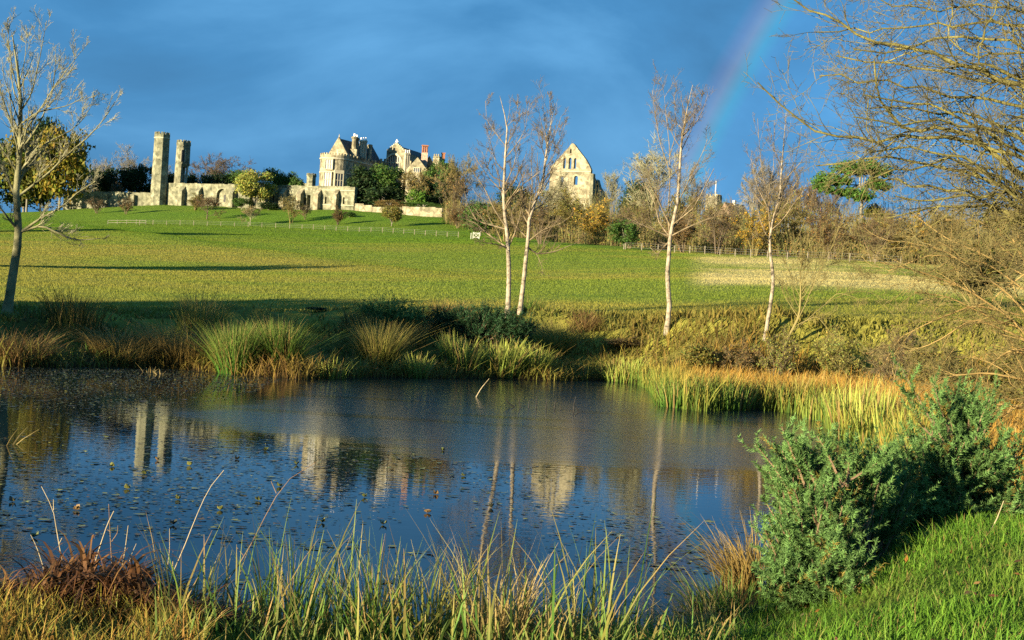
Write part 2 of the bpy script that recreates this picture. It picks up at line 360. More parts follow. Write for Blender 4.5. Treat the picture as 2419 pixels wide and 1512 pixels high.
bn = nd(n, 'ShaderNodeBump', i={'Distance': .02}); l.new(bs.outputs[0], bn.inputs['Strength']); l.new(nz.outputs['Fac'], bn.inputs['Height']); l.new(bn.outputs[0], b.inputs['Normal'])
w_obj = mk('pond_water', np.stack([WX, WY, 0*WX], -1).reshape(-1, 3), Fw, mw, cols=np.repeat(rip.reshape(-1, 1), 3, 1), smooth=True)
tag(w_obj, kind='structure')

# ------------------------------------------------------------------ materials
m_stone = material('weathered_stone', (.13, .115, .07), (.36, .32, .205), scale=.5, c3=(.255, .225, .145), cell=1.3, bump=.6, bscale=2.2, rough=.9, bdist=.2, spec=.1)
m_stone_old = material('lichened_stone', (.09, .095, .06), (.29, .28, .185), scale=.6, c3=(.19, .185, .12), cell=1.4, bump=.7, bscale=2.5, rough=.95, bdist=.25, spec=.1)
m_ashlar = material('dressed_stone', (.30, .27, .185), (.42, .39, .28), scale=.8, bump=.3, bscale=3., rough=.85, spec=.15)
m_slate = material('roof_slate_and_opening_shade', (.035, .036, .038), (.075, .07, .062), scale=2., cell=3., bump=.3, rough=.7)
m_brick = material('red_brick', (.20, .08, .038), (.32, .14, .07), scale=2.4, cell=4., bump=.3, rough=.9)
m_brick_pale = material('pale_pink_brick', (.40, .25, .17), (.52, .36, .26), scale=2.4, cell=4., bump=.3, rough=.9)
m_pot = material('white_chimney_pot', (.78, .75, .68), (.86, .84, .78), scale=3., rough=.6)
m_glass = material('leaded_glass', (.03, .045, .07), (.06, .085, .12), scale=4., rough=.42, spec=.35)
m_white = material('white_paint', (.45, .43, .38), (.58, .56, .50), scale=6., rough=.6)
m_post = material('weathered_oak_post', (.14, .12, .08), (.30, .26, .18), scale=5., rough=.9, bump=.3)
m_wire = material('fence_wire', (.14, .14, .13), rough=.5)
m_bark = material('grey_bark', (.10, .09, .065), (.26, .24, .18), scale=3.5, bump=.6, bscale=9., rough=.95)
m_ash_bark = material('pale_grey_green_bark', (.08, .075, .032), (.25, .235, .12), scale=2.6, bump=.5, bscale=8., rough=.9)
m_birch = material('birch_bark', (.03, .024, .016), (.37, .315, .225), scale=6.5, c3=(.26, .215, .15), bump=.4, bscale=8., rough=.8)
m_birch_limb = material('birch_limb_bark', (.10, .075, .04), (.27, .21, .125), scale=3., rough=.85)
m_twig_red = material('red_brown_twigs', (.095, .07, .038), (.19, .145, .08), scale=2., rough=.8)
m_twig_grey = material('grey_brown_twigs', (.13, .115, .085), (.24, .22, .16), scale=1., rough=.9)
m_twig_purple = material('purple_brown_twigs', (.075, .055, .036), (.15, .115, .07), scale=.4, rough=.9)
m_twig_olive = material('olive_twigs', (.11, .09, .03), (.25, .205, .075), scale=.6, rough=.9)
m_twig_pale = material('pale_straw_twigs', (.19, .18, .10), (.33, .31, .19), scale=.5, rough=.9)
m_alder = material('mossy_alder_bark', (.05, .045, .014), (.24, .215, .065), scale=5., c3=(.13, .115, .034), bump=.4, bscale=14., rough=.85)
m_alder_twig = material('alder_twigs', (.07, .055, .022), (.22, .185, .07), scale=1.4, rough=.75)
m_willow = material('orange_willow_bark', (.16, .10, .03), (.36, .25, .09), scale=1.6, rough=.8)
def leafmat(name, c, tr=.25, rough=.6): return material(name, c, attr=True, transl=tr, rough=rough, spec=.12)
l_dark = leafmat('dark_evergreen_leaf', (.024, .046, .014))
l_green = leafmat('holm_oak_leaf', (.055, .105, .020))
l_bright = leafmat('bright_shrub_leaf', (.10, .19, .025))
l_gold = leafmat('golden_yew_leaf', (.165, .140, .018))
l_yew = leafmat('yellow_green_yew_leaf', (.115, .115, .018))
l_lime = leafmat('yellow_green_leaf', (.24, .25, .05))
l_brown = leafmat('brown_oak_leaf', (.19, .135, .045))
l_rust = leafmat('rust_leaf', (.15, .095, .032))
l_olive = leafmat('olive_leaf', (.15, .135, .03))
l_amber = leafmat('amber_leaf', (.36, .23, .03))
l_pine = leafmat('pine_needle', (.075, .15, .025))
l_sallow = leafmat('pale_sallow_leaf', (.22, .22, .05))
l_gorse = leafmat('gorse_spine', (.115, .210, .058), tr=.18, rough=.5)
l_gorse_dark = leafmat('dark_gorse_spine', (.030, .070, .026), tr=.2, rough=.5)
m_blade = material('grass_leaf', None, attr=True, transl=.35, rough=.6, spec=.12)
m_pad = material('floating_leaf', None, attr=True, rough=.5, spec=.4)
m_dead = material('dead_leaf', None, attr=True, transl=.15, rough=.7, spec=.2)

# ------------------------------------------------------------------ abbey: walls and towers
def px(n_, d): return n_*d/F
def xy(u, v, d): return P(u, v, d)[:2]
def zt(u, v, d): return float(P(u, v, d)[2])
def merlons(par, fr_pts, z, hgt, wid, thick, mat):
    """crenellation along a closed or open plan line"""
    k = 0
    for a, b_ in zip(fr_pts[:-1], fr_pts[1:]):
        a, b_ = A(a), A(b_); ln = np.linalg.norm(b_-a); m = max(1, int(round(ln/(wid*2.0)))); f = frame(a, b_-a); st = ln/m
        for i in range(m):
            MB().box(f, (i+.25)*st, (i+.75)*st, 0.02, thick, z, z+hgt).build('merlon', mat, par); k += 1
def window(par, c, nrm_, w, h, lights, transoms=1, mat=None, depth=.28, arch=False, sill=True):
    """stone window: surround, mullions, glass lights set back"""
    c = A(c, float); ax = A([-nrm_[1], nrm_[0]]) ; ax = -ax/np.linalg.norm(ax) if True else ax
    ax = A([-A(nrm_)[1], A(nrm_)[0]])*1.0; ax = ax/np.linalg.norm(ax)
    f0 = frame(c[:2], ax)                       # b axis = left of ax
    nv = A(nrm_)/np.linalg.norm(nrm_); sgn = -1.0 if (A(f0(0, 1))-A(f0(0, 0)))@nv > 0 else 1.0
    f = lambda a, b_: f0(a, b_*sgn)             # +b goes into the wall
    z0 = c[2]-h/2; z1 = c[2]+h/2; t = .16
    m = MB(); m.box(f, -w/2-t, -w/2, -depth, .05, z0, z1); m.box(f, w/2, w/2+t, -depth, .05, z0, z1); m.box(f, -w/2-t, w/2+t, -depth, .05, z1, z1+t*1.2); m.box(f, -w/2-t-.05, w/2+t+.05, -depth-.1, .05, z0-t*1.2, z0)
    o = m.build('window', mat or m_ashlar, par); o['at'] = tuple(par['at']); o.location = (0, 0, 0)
    lw = w/lights
    for i in range(1, lights): MB().box(f, -w/2+i*lw-.07, -w/2+i*lw+.07, -depth+.05, .0, z0, z1).build('mullion', mat or m_ashlar, o)
    for j in range(1, transoms+1):
        zc = z0+h*j/(transoms+1); MB().box(f, -w/2, w/2, -depth+.08, -.002, zc-.06, zc+.06).build('transom', mat or m_ashlar, o)
    for i in range(lights):
        for j in range(transoms+1):
            za = z0+h*j/(transoms+1)+.06; zb = z0+h*(j+1)/(transoms+1)-.06
            MB().box(f, -w/2+i*lw+.075, -w/2+(i+1)*lw-.075, -.09, -.05, za, zb).build('pane', m_glass, o)
    return o

WALL_Z0, WALL_Z1 = 25.6, zt(398, 432, 345)
wl, wr = xy(395, 450, 345), xy(838, 450, 324)
fw = frame(wl, wr-wl); WLEN = float(np.linalg.norm(wr-wl))
def along(u): return WLEN*(u-395)/(838-395)*(1+.03*(1-(u-395)/443.))
abw = thing('precinct_wall', 'long tall buttressed stone wall running from the octagonal tower to below the abbey house', 'wall', (*wl, WALL_Z0-2))
body = MB().box(fw, 0, WLEN, 0, 1.3, WALL_Z0-3, WALL_Z1-.25).build('wall', m_stone_old, abw)
ct = MB()
def archprism(m, a, w, z0, z1, rise, b0, b1, f=fw, k=8):
    pts = [(a-w/2, z0), (a+w/2, z0), (a+w/2, z1-rise)]+[(a+w/2*math.cos(q)*1.0, z1-rise+rise*math.sin(q)) for q in np.linspace(0, math.pi, k+2)[1:-1]]+[(a-w/2, z1-rise)]
    o = len(m.v); n_ = len(pts)
    for bb in (b0, b1): m.v += [(*f(p_[0], bb), p_[1]) for p_ in pts]
    m.f += [list(range(o, o+n_)), list(range(o+2*n_-1, o+n_-1, -1))]+[[o+(i+1) % n_, o+i, o+n_+i, o+n_+(i+1) % n_] for i in range(n_)]
archprism(ct, along(527), 3.0, WALL_Z0+1.0, WALL_Z0+4.4, 1.6, -.6, .75)
archprism(ct, along(723.5), 1.2, WALL_Z0+.7, WALL_Z0+2.9, .5, -.6, 1.1)
archprism(ct, along(733), 1.0, WALL_Z0+.2, WALL_Z0+3.4, .1, -.6, 1.1)
for u_, w_ in ((650, .5), (772.5, .45), (814, .45), (620, .5)): archprism(ct, along(u_), w_, WALL_Z0+1.4, WALL_Z0+3.1, .25, -.6, .9)
cut(body, ct.build('cutter', None, abw)); body.data.materials.clear(); body.data.materials.append(m_stone_old)
MB().box(fw, along(531)-.28, along(531)+.28, .70, .74, WALL_Z0+1.2, WALL_Z0+3.0).build('doorway', m_slate, abw)  # dark panel in roof slate, standing in for the shade inside the doorway
# uneven coping stones
a_ = 0.0
while a_ < WLEN-.3:
    w_ = min(float(rng.uniform(.9, 1.7)), WLEN-a_); h_ = float(rng.uniform(.16, .34)); MB().box(fw, a_+.01, a_+w_-.01, -.06, 1.36, WALL_Z1-.248, WALL_Z1-.25+h_).build('coping_stone', m_stone_old, abw); a_ += w_
for u_ in (434.8, 474.9, 557, 597, 636, 676, 716.4, 756.5, 798.7):
    a_ = along(u_); w_ = .62
    m = MB(); m.box(fw, a_-w_, a_+w_, -1.5, .02, WALL_Z0-3, WALL_Z0+3.4)
    q = [fw(a_-w_, -1.5), fw(a_+w_, -1.5), fw(a_+w_, .02), fw(a_-w_, .02)]
    m.hull([(*q[0], WALL_Z0+3.402), (*q[1], WALL_Z0+3.402), (*q[2], WALL_Z0+3.402), (*q[3], WALL_Z0+3.402), (*q[2], WALL_Z0+4.9), (*q[3], WALL_Z0+4.9)], [[0, 1, 4, 5], [1, 2, 4], [0, 5, 3], [3, 2, 1, 0], [2, 3, 5, 4]])
    m.build('buttress', m_stone_old if u_ < 600 else m_stone, abw)
for a0, a1, z_ in ((along(757), along(838), WALL_Z0+4.6), (along(757), along(838), WALL_Z0+1.05)): MB().box(fw, a0, a1, -.1, .02, z_, z_+.16).build('string_course', m_ashlar, abw)

# octagonal tower
def tower(c, r, z0, z1, par, mat, taper=.93, n_=8, ph=math.pi/8):
    MB().prism(ring(c, r, n_, ph), z0, z1-1.6, ring(c, r*taper, n_, ph)).build('shaft', mat, par)
    MB().prism(ring(c, r*taper*1.05, n_, ph), z1-1.599, z1-1.35).build('string_course', m_ashlar, par)
    MB().prism(ring(c, r*taper*1.0, n_, ph), z1-1.349, z1-.55, ring(c, r*taper*1.03, n_, ph)).build('parapet', mat, par)
    R_ = ring(c, r*taper*1.03, n_, ph); R_.append(R_[0]); merlons(par, R_, z1-.549, .55, .42, .35, mat)
tc1 = xy(378.5, 400, 345); rt = px(37, 345)/2*1.04
t1 = thing('octagonal_tower', 'tall slender octagonal stone tower with battlements, the left and taller of two', 'tower', (*tc1, 24.5))
z1t = zt(381, 313, 345)
tower(tc1, rt, 23.5, z1t, t1, m_stone_old)
for a_, b_ in ((.35, .5), (.3, .75)):
    z_ = 25+b_*(z1t-25); ang = -math.pi/2-.4; MB().box(frame(A(tc1)+A([math.cos(ang), math.sin(ang)])*rt*.90, (-math.sin(ang), math.cos(ang))), -.14, .14, -.02, .3, z_, z_+.8).build('slit_shade', m_slate, t1)  # solid dark boxes, colour in place of the shade within the slits
tc2 = xy(431, 390, 353); rt2 = px(33, 353)/2*1.03; z2t = zt(432, 332, 353)
t2 = thing('ruined_tower', 'shorter ruined octagonal turret with arched opening and broken base behind the wall', 'tower', (*tc2, 25))
MB().prism(ring(tc2, rt2*.98, 8, math.pi/8), z2t-6.2, z2t-1.3, ring(tc2, rt2*.95, 8, math.pi/8)).build('upper_shaft', m_stone_old, t2)
# below the corbel only the left half stands
half = [p_ for p_ in ring(tc2, rt2, 16, math.pi/16)]
half = [p_ for p_ in half if (p_[0]-tc2[0]) < rt2*.25]; half = sorted(half, key=lambda p_: math.atan2(p_[1]-tc2[1], p_[0]-tc2[0]) % (2*math.pi))
MB().prism(half, 24.5, z2t-6.202).build('lower_shaft', m_stone_old, t2)
st_ = frame((tc2[0]+rt2*.55, tc2[1]), (1, 0))
MB().prism([st_(-.35, -.4), st_(.25, -.4), st_(.25, .4), st_(-.35, .4)], z2t-11.2, z2t-6.204, [st_(.2, -.3), st_(.55, -.3), st_(.55, .3), st_(.2, .3)]).build('broken_pier', m_ashlar, t2)
MB().prism([st_(-.5, -.5), st_(1.2, -.5), st_(1.2, .5), st_(-.5, .5)], 24.5, z2t-11.202, [st_(-.3, -.4), st_(.3, -.4), st_(.3, .4), st_(-.3, .4)]).build('broken_footing', m_ashlar, t2)
MB().prism(ring(tc2, rt2*.80, 8, math.pi/8), z2t-6.9, z2t-6.204, ring(tc2, rt2*1.04, 8, math.pi/8)).build('corbel', m_stone_old, t2)
MB().prism(ring(tc2, rt2*1.0, 8, math.pi/8), z2t-1.299, z2t-.6).build('parapet', m_stone_old, t2)
R_ = ring(tc2, rt2*1.0, 8, math.pi/8); R_.append(R_[0]); merlons(t2, R_, z2t-.599, .6, .42, .35, m_stone_old)
ang = -math.pi/2+.25; fo = frame(A(tc2)+A([math.cos(ang), math.sin(ang)])*rt2*.93, (-math.sin(ang), math.cos(ang)))
m = MB(); archprism(m, 0, .8, z2t-5.6, z2t-2.6, .5, -.06, .3, f=fo); m.build('opening_shade', m_slate, t2)  # solid dark prism painting the shade inside the arch, no hole is cut
m = MB(); m.box(fo, -.62, -.42, -.14, .2, z2t-5.7, z2t-2.6); m.box(fo, .42, .62, -.14, .2, z2t-5.7, z2t-2.6); m.build('opening_surround', m_ashlar, t2)

# lower walls
def low_wall(label, ul, ur, dl, dr, vtl, vtr, z0, mat, name='garden_wall', th=.8, butt=()):
    p0, p1 = xy(ul, 470, dl), xy(ur, 470, dr); f = frame(p0, p1-p0); ln = float(np.linalg.norm(p1-p0))
    za, zb = zt(ul, vtl, dl), zt(ur, vtr, dr)
    o = thing(name, label, 'wall', (*p0, z0))
    n_ = max(2, int(ln/1.6)); m = MB()
    for i in range(n_):
        z_ = za+(zb-za)*(i+.5)/n_+float(rng.uniform(-.10, .10)); m.box(f, ln*i/n_, ln*(i+1)/n_-.004, .0, th, z0-3, z_)
    m.build('wall', mat, o)
    for q in butt: MB().box(f, ln*q-.5, ln*q+.5, -.9, .02, z0-3, (za+zb)/2-.5).build('buttress', mat, o)
    return o
low_wall('low old stone wall with small buttresses left of the octagonal tower', 150, 361, 348, 346, 450, 455, 24.5, m_stone_old, butt=(.2, .48, .78))
low_wall('stepped broken wall end right below the tall buttressed wall', 839, 880, 323, 321, 478, 486, 24.0, m_stone)
low_wall('low pale garden wall half hidden behind the round clipped tree', 881, 950, 320, 317, 489, 490, 24.0, m_stone)
low_wall('low sunlit garden wall right of the round clipped tree', 951, 1046, 316, 312, 487, 491, 23.5, m_stone)
low_wall('short pale wall stub right of the sunlit garden wall, beside the shrubs', 1054, 1092, 311, 308, 492, 496, 23.0, m_stone)

# ------------------------------------------------------------------ abbey house
hb = thing('abbey_house', 'pale stone abbey house with round tower wing, gables and clustered chimneys', 'house', (*xy(800, 430, 350), 26))
wc = xy(792, 400, 349); AX = A([.48, .877]); BX = A([.877, -.48]); rw = 3.95
def wing_plan(r, back=17., n_=16):
    pts = []
    a0 = math.atan2(BX[1], BX[0])
    for q in np.linspace(0, -math.pi, n_): pts.append((wc[0]+r*math.cos(a0+q), wc[1]+r*math.sin(a0+q)))
    lb = A(wc)-BX*r+AX*back; rb_ = A(wc)+BX*r+AX*back
    return [tuple(pts[i]) for i in range(n_)]+[tuple(lb), tuple(rb_)]
zp = zt(791, 362, 346)
def rev(p_): return p_[::-1]
MB().prism(rev(wing_plan(rw)), 25, zp-1.5).build('tower_wall', m_stone, hb)
MB().prism(rev(wing_plan(rw+.22)), zp-1.499, zp-1.2).build('cornice', m_ashlar, hb)
MB().prism(rev(wing_plan(rw+.12)), zp-1.199, zp-.45).build('parapet', m_stone, hb)
MB().prism(rev(wing_plan(rw+.10)), zp-5.0, zp-4.75).build('string_course', m_ashlar, hb)
pl_ = wing_plan(rw+.12); merlons(hb, rev(pl_[:-2]), zp-.449, .45, .62, .3, m_stone)
m_side = [pl_[0], pl_[-1]]; merlons(hb, [pl_[0], pl_[-1]], zp-.449, .45, .8, -.3, m_stone)
def facing(q): return A([math.sin(q), -math.cos(q)])
for q, vv, ww, hh, li, tr_ in ((math.radians(-16), 388, 1.9, 2.4, 3, 1), (math.radians(-18), 424, 1.9, 3.6, 3, 1)):
    nv = facing(q); pc = A(wc)+nv*(rw+.02); window(hb, (*pc, zt(780, vv, 345)), nv, ww, hh, li, tr_)
nv = facing(math.radians(22)); pc = A(wc)+nv*(rw+.4); zc = zt(800, 426, 345)
fo = frame(pc, (-nv[1], nv[0])); MB().box(fo, -1.25, 1.25, .02, 1.2, zc-4.5, zc+2.6).build('oriel_bay', m_ashlar, hb); window(hb, (*pc, zc), nv, 2.0, 3.4, 3, 1)
# wing gable and roof
za, ze = zt(800, 324, 350), zp-.6
gl = A(wc)-BX*(rw-.35)+AX*.6; gr = A(wc)+BX*(rw-.35)+AX*.6; gm = (gl+gr)/2
def gable(m, l_, r_, zb, zapex, th, ax, zbase):
    t_ = A(ax)*th; mid = (A(l_)+A(r_))/2
    v = [(*l_, zbase), (*r_, zbase), (*r_, zb), (*mid, zapex), (*l_, zb)]; v += [(*(A(q[:2])+t_), q[2]) for q in v]
    m.hull(v, [[0, 1, 2, 3, 4], [9, 8, 7, 6, 5], [1, 0, 5, 6], [2, 1, 6, 7], [3, 2, 7, 8], [4, 3, 8, 9], [0, 4, 9, 5]])
m = MB(); gable(m, gl, gr, ze, za, .5, AX, zp-1.6); m.build('gable', m_stone, hb)
def roof(m, l_, r_, zb, zapex, ln, ax, over=.0):
    ax = A(ax); mid = (A(l_)+A(r_))/2
    v = [(*l_, zb), (*r_, zb), (*mid, zapex)]; v += [(*(A(q[:2])+ax*ln), q[2]) for q in v]
    m.hull(v, [[0, 1, 2], [5, 4, 3], [1, 4, 5, 2], [0, 2, 5, 3], [0, 3, 4, 1]])
m = MB(); roof(m, gl+AX*.502, gr+AX*.502, ze, za-.35, 15, AX); m.build('roof', m_slate, hb)
MB().prism(ring(gm+AX*.25, .16, 6), za-.1, za+.8, ring(gm+AX*.25, .05, 6)).build('finial', m_ashlar, hb)
fo = frame(gm-AX*.01, BX); MB().box(fo, -.3, .3, -.08, .02, ze+.4, ze+2.0).build('gable_slit', m_ashlar, hb)
# chimneys on the wing
def chimney(u, vt, vb, d, r, mat, pots=1, n_=8, base=None):
    c = xy(u, (vt+vb)/2, d); z1 = zt(u, vt, d); z0 = zt(u, vb, d)
    ch = MB().prism(ring(c, r*1.0, n_), z0, z1-1.1).prism(ring(c, r*1.25, n_), z1-1.099, z1-.75, ring(c, r*1.45, n_)).prism(ring(c, r*1.45, n_), z1-.749, z1-.5, ring(c, r*1.1, n_))
    if base: ch.prism(ring(c, base, 4, math.pi/4), z0-3, z0+(z1-z0)*.35)
    o = ch.build('chimney', mat, hb); o['at'] = tuple(hb['at'])
    for i in range(pots): MB().prism(ring((c[0]+(i-(pots-1)/2)*r*.9, c[1]), r*.5, 8), z1-.499, z1+.25, ring((c[0]+(i-(pots-1)/2)*r*.9, c[1]), r*.4, 8)).build('chimney_pot', m_pot, o)
chimney(836.5, 318, 372, 351, .62, m_stone, base=1.2); chimney(842, 321, 374, 352.5, .55, m_stone)
for u_, dd in ((852, 354), (857.5, 354.6), (863, 355.2)): chimney(u_, 327, 378, dd, .36, m_ashlar)
chimney(873, 337, 388, 357, .52, m_stone, pots=0)
# linking crenellated wall
p0, p1 = xy(876, 400, 362), xy(912, 400, 361); f = frame(p0, p1-p0); ln = float(np.linalg.norm(p1-p0)); zz = zt(894, 374, 361)
MB().box(f, 0, ln, 0, 6, 25, zz-.6).build('link_wall', m_stone, hb); merlons(hb, [tuple(p0), tuple(p1)], zz-.599, .6, .55, .4, m_stone)
# great hall
p0, p1 = xy(911, 400, 361), xy(954, 400, 359); zb, za = zt(930, 357, 360), zt(930, 338, 360); hx = (p1-p0)/np.linalg.norm(p1-p0); hn = A([-hx[1], hx[0]])
m = MB(); gable(m, p0, p1, zb, za, .8, hn, 25); o = m.build('hall_gable', m_stone, hb)
f = frame(p0, hx); ln = float(np.linalg.norm(p1-p0)); ac_ = ln*.42; zw0, zw1 = zt(930, 398, 360), zt(930, 366, 360)
ct = MB(); archprism(ct, ac_, 4.0, zw0-1.5, zw1, 2.0, -.5, .55, f=f); cut(o, ct.build('cutter', None, hb)); o.data.materials.clear(); o.data.materials.append(m_stone)
gw = MB(); archprism(gw, ac_, 4.3, zw0-1.6, zw1+.1, 2.1, .40, .5, f=f); gwo = gw.build('arched_window', m_glass, hb); gwo['at'] = tuple(hb['at'])
for i in range(-3, 4):
    hh = (zw1-2.0)+2.0*math.sqrt(max(0, 1-(i*.55/2.0)**2)); MB().box(f, ac_+i*.55-.07, ac_+i*.55+.07, .12, .39, zw0-1.5, hh).build('mullion', m_ashlar, gwo)
for z_ in (zw0+.3, zw1-2.0): MB().box(f, ac_-1.95, ac_+1.95, .2, .398, z_-.08, z_+.08).build('transom', m_ashlar, gwo)
hm = MB()
for q0, q1 in zip(np.linspace(0, math.pi, 13)[:-1], np.linspace(0, math.pi, 13)[1:]):
    v = []
    for bb in (-.16, .02):
        for q, r_ in ((q0, 2.05), (q1, 2.05), (q1, 2.5), (q0, 2.5)): v.append((*f(ac_+r_*math.cos(q), bb), zw1-2.0+r_*math.sin(q)))
    hm.hull(v, [[0, 1, 2, 3], [7, 6, 5, 4], [0, 4, 5, 1], [1, 5, 6, 2], [2, 6, 7, 3], [3, 7, 4, 0]])
hm.build('arch_hood', m_ashlar, gwo)
m = MB(); roof(m, p0+hn*.802, p1+hn*.802, zb-.3, za-.5, 14, hn); m.build('roof', m_slate, hb)
MB().box(f, .05, ln-.05, .802, 14, 25, zb-.302).build('hall_wall', m_stone, hb)
cm = A(p0)+hx*ln/2+hn*.3; f2 = frame(cm, hx); cz = za-.1
MB().box(f2, -.09, .09, -.09, .09, cz, cz+1.15).box(f2, -.4, .4, -.07, .07, cz+.55, cz+.75).build('stone_cross', m_pot, hb)
for i in range(6):   # coping crockets of the gable
    for s_ in (-1, 1):
        q = (i+.5)/6; a_ = ln/2+s_*ln/2*(1-q); MB().box(f, a_-.16, a_+.16, -.1, .7, zb+(za-zb)*q-.05, zb+(za-zb)*q+.35).build('coping_stone', m_ashlar, hb)
chimney(957, 356, 412, 358, .32, m_ashlar); chimney(961.5, 357, 412, 358.3, .32, m_ashlar); chimney(965.5, 356.5, 412, 358.6, .32, m_ashlar)
p0_, p1_ = xy(954, 400, 360), xy(980, 400, 359); f = frame(p0_, p1_-p0_); l2 = float(np.linalg.norm(p1_-p0_)); MB().box(f, .06, l2, .4, 8, 25, zt(966, 380, 360)).build('side_wall', m_stone, hb)
# right gabled block
p0, p1 = xy(960, 400, 354), xy(1010, 400, 353); zb, za = zt(985, 402, 354), zt(986, 372, 354); hx = (p1-p0)/np.linalg.norm(p1-p0); hn = A([-hx[1], hx[0]])
m = MB(); gable(m, p0, p1, zb, za, .5, hn, 25); m.build('gable', m_stone, hb)
m = MB(); roof(m, p0+hn*.502, p1+hn*.502, zb, za-.25, 12, hn); m.build('roof', m_slate, hb); MB().box(frame(p0, hx), .02, float(np.linalg.norm(p1-p0))-.02, .502, 12, 25, zb-.002).build('wall', m_stone, hb)
gm2 = (A(p0)+A(p1))/2; window(hb, (*(gm2-hn*.02), zt(986, 402, 353.5)), -hn, 1.5, 1.0, 3, 0)
# brick chimney cluster
c0 = xy(1002.8, 370, 356); zlo, zmid, zhi = zt(1003, 388, 356), zt(1003, 361, 356), zt(1003, 343, 356); f = frame(c0, (1, .1))
bc = MB().box(f, -.8, .8, -.6, .6, zlo-3, zmid).build('chimney', m_brick_pale, hb); bc['at'] = tuple(hb['at'])
for i in range(3): MB().prism(ring(f(-.54+.54*i, 0), .25, 8), zmid+.002, zhi-.35).build('chimney_shaft', m_brick, bc)
MB().box(f, -.9, .9, -.5, .5, zhi-.349, zhi).build('chimney_cap', m_brick, bc)
p0, p1 = xy(1001, 400, 358), xy(1024, 400, 357.5); m = MB(); gable(m, p0, p1, zt(1012, 386, 358), zt(1011, 368, 358), .5, (0, 1), 25); m.build('gable', m_stone, hb)
m = MB(); roof(m, p0+A([0, .502]), p1+A([0, .502]), zt(1012, 386, 358), zt(1011, 369, 358), 9, (0, 1)); m.build('roof', m_slate, hb)
p0, p1 = xy(1021.6, 400, 356), xy(1036, 400, 355.5); f = frame(p0, p1-p0); ln = float(np.linalg.norm(p1-p0)); zz = zt(1029, 364, 356)
MB().box(f, 0, ln, 0, 2.2, 25, zz-.55).build('stair_turret', m_stone, hb); merlons(hb, [f(0, 0), f(ln, 0)], zz-.549, .55, .3, .4, m_stone)
MB().box(f, -.08, ln+.08, -.1, 2.3, zz-1.4, zz-1.2).build('string_course', m_ashlar, hb)
c0 = xy(1047, 370, 360); f = frame(c0, (1, .1)); zt_ = zt(1047, 361, 360)
bc = MB().box(f, -.45, .45, -.4, .4, 25, zt_-.3).build('chimney', m_brick, hb); bc['at'] = tuple(hb['at'])
MB().box(f, -.55, .55, -.5, .5, zt_-.299, zt_).build('chimney_cap', m_brick, bc)
MB().box(frame(xy(1036, 400, 358), (1, 0)), .02, 3.0, 0, 6, 25, zt(1040, 384, 358)).build('wall', m_stone, hb)

# far gatehouse turret left of the round wing
c0 = xy(735, 430, 395); gt = thing('gatehouse_turret', 'small distant grey battlemented turret just left of the round wing', 'turret', (*c0, 26)); z1 = zt(735, 410, 395)
MB().prism(ring(c0, 1.35, 8, .39), 24, z1-.9).build('shaft', m_stone_old, gt); MB().prism(ring(c0, 1.5, 8, .39), z1-.899, z1-.5).build('parapet', m_stone_old, gt)
R_ = ring(c0, 1.5, 8, .39); R_.append(R_[0]); merlons(gt, R_, z1-.499, .5, .35, .3, m_stone_old)
MB().box(frame(xy(716, 430, 396), (1, .02)), 0, 1.9, 0, 1, 24, zt(722, 433, 396)).build('curtain_wall', m_stone_old, gt)

# ------------------------------------------------------------------ ruined dormitory gable
Z3 = lambda pts: zoom(pts, 1080, 180, 3.4357)
D_ = 330.
dg = thing('ruined_dormitory', 'tall roofless stone gable end with three lancet openings rising above the trees', 'ruin', (*xy(1350, 450, D_), 26))
gl, gr = xy(*Z3([(858, 900)])[0], D_), xy(*Z3([(1203, 900)])[0], D_-4); gx = (gr-gl)/np.linalg.norm(gr-gl); gn = A([-gx[1], gx[0]]); f = frame(gl, gx); ln = float(np.linalg.norm(gr-gl))
ap = Z3([(1040, 582)])[0]; zap = zt(*ap, D_); zsh = zt(*Z3([(1200, 800)])[0], D_)
hz = zap-zsh
prof = [(0, 24), (ln, 24), (ln, zsh-.3), (ln*.955, zsh+.11*hz), (ln*.86, zsh+.37*hz), (ln*.74, zsh+.60*hz), (ln*.63, zsh+.82*hz), (ln*.57, zsh+.95*hz), (ln*.53, zap), (ln*.49, zsh+.98*hz), (ln*.43, zsh+.83*hz), (ln*.30, zsh+.58*hz), (ln*.16, zsh+.31*hz), (0.02*ln, zsh+.03*hz)]
m = MB(); n_ = len(prof); m.v = [(*f(a_, 0), z_) for a_, z_ in prof]+[(*f(a_, 1.1), z_) for a_, z_ in prof]
m.f = [list(range(n_)), list(range(2*n_-1, n_-1, -1))]+[[(i+1) % n_, i, n_+i, n_+(i+1) % n_] for i in range(n_)]
o = m.build('gable_wall', m_stone, dg)
def za3(x, y): q = Z3([(x, y)])[0]; return zt(*q, D_)
def aa3(x, y): q = Z3([(x, y)])[0]; return float((xy(*q, D_-2)-gl)@gx)
ct = MB()
for x, ya, yb_, w_ in ((1040, 628, 665, .40), (980, 700, 790, .62), (1033, 700, 796, .72), (1081, 708, 796, .62), (952, 850, 905, 1.0), (1090, 855, 930, 1.0)):
    archprism(ct, aa3(x, (ya+yb_)/2), w_, za3(x, yb_), za3(x, ya), .35, -.5, 1.6, f=f)
cut(o, ct.build('cutter', None, dg)); o.data.materials.clear(); o.data.materials.append(m_stone)
MB().box(f, .05, ln-.02, -.12, .02, za3(1040, 820), za3(1040, 820)+.25).build('string_course', m_ashlar, dg)
sw = [f(ln-1.0, 1.102), f(ln, 1.102), f(ln+.0, 16), f(ln-1.0, 16)]
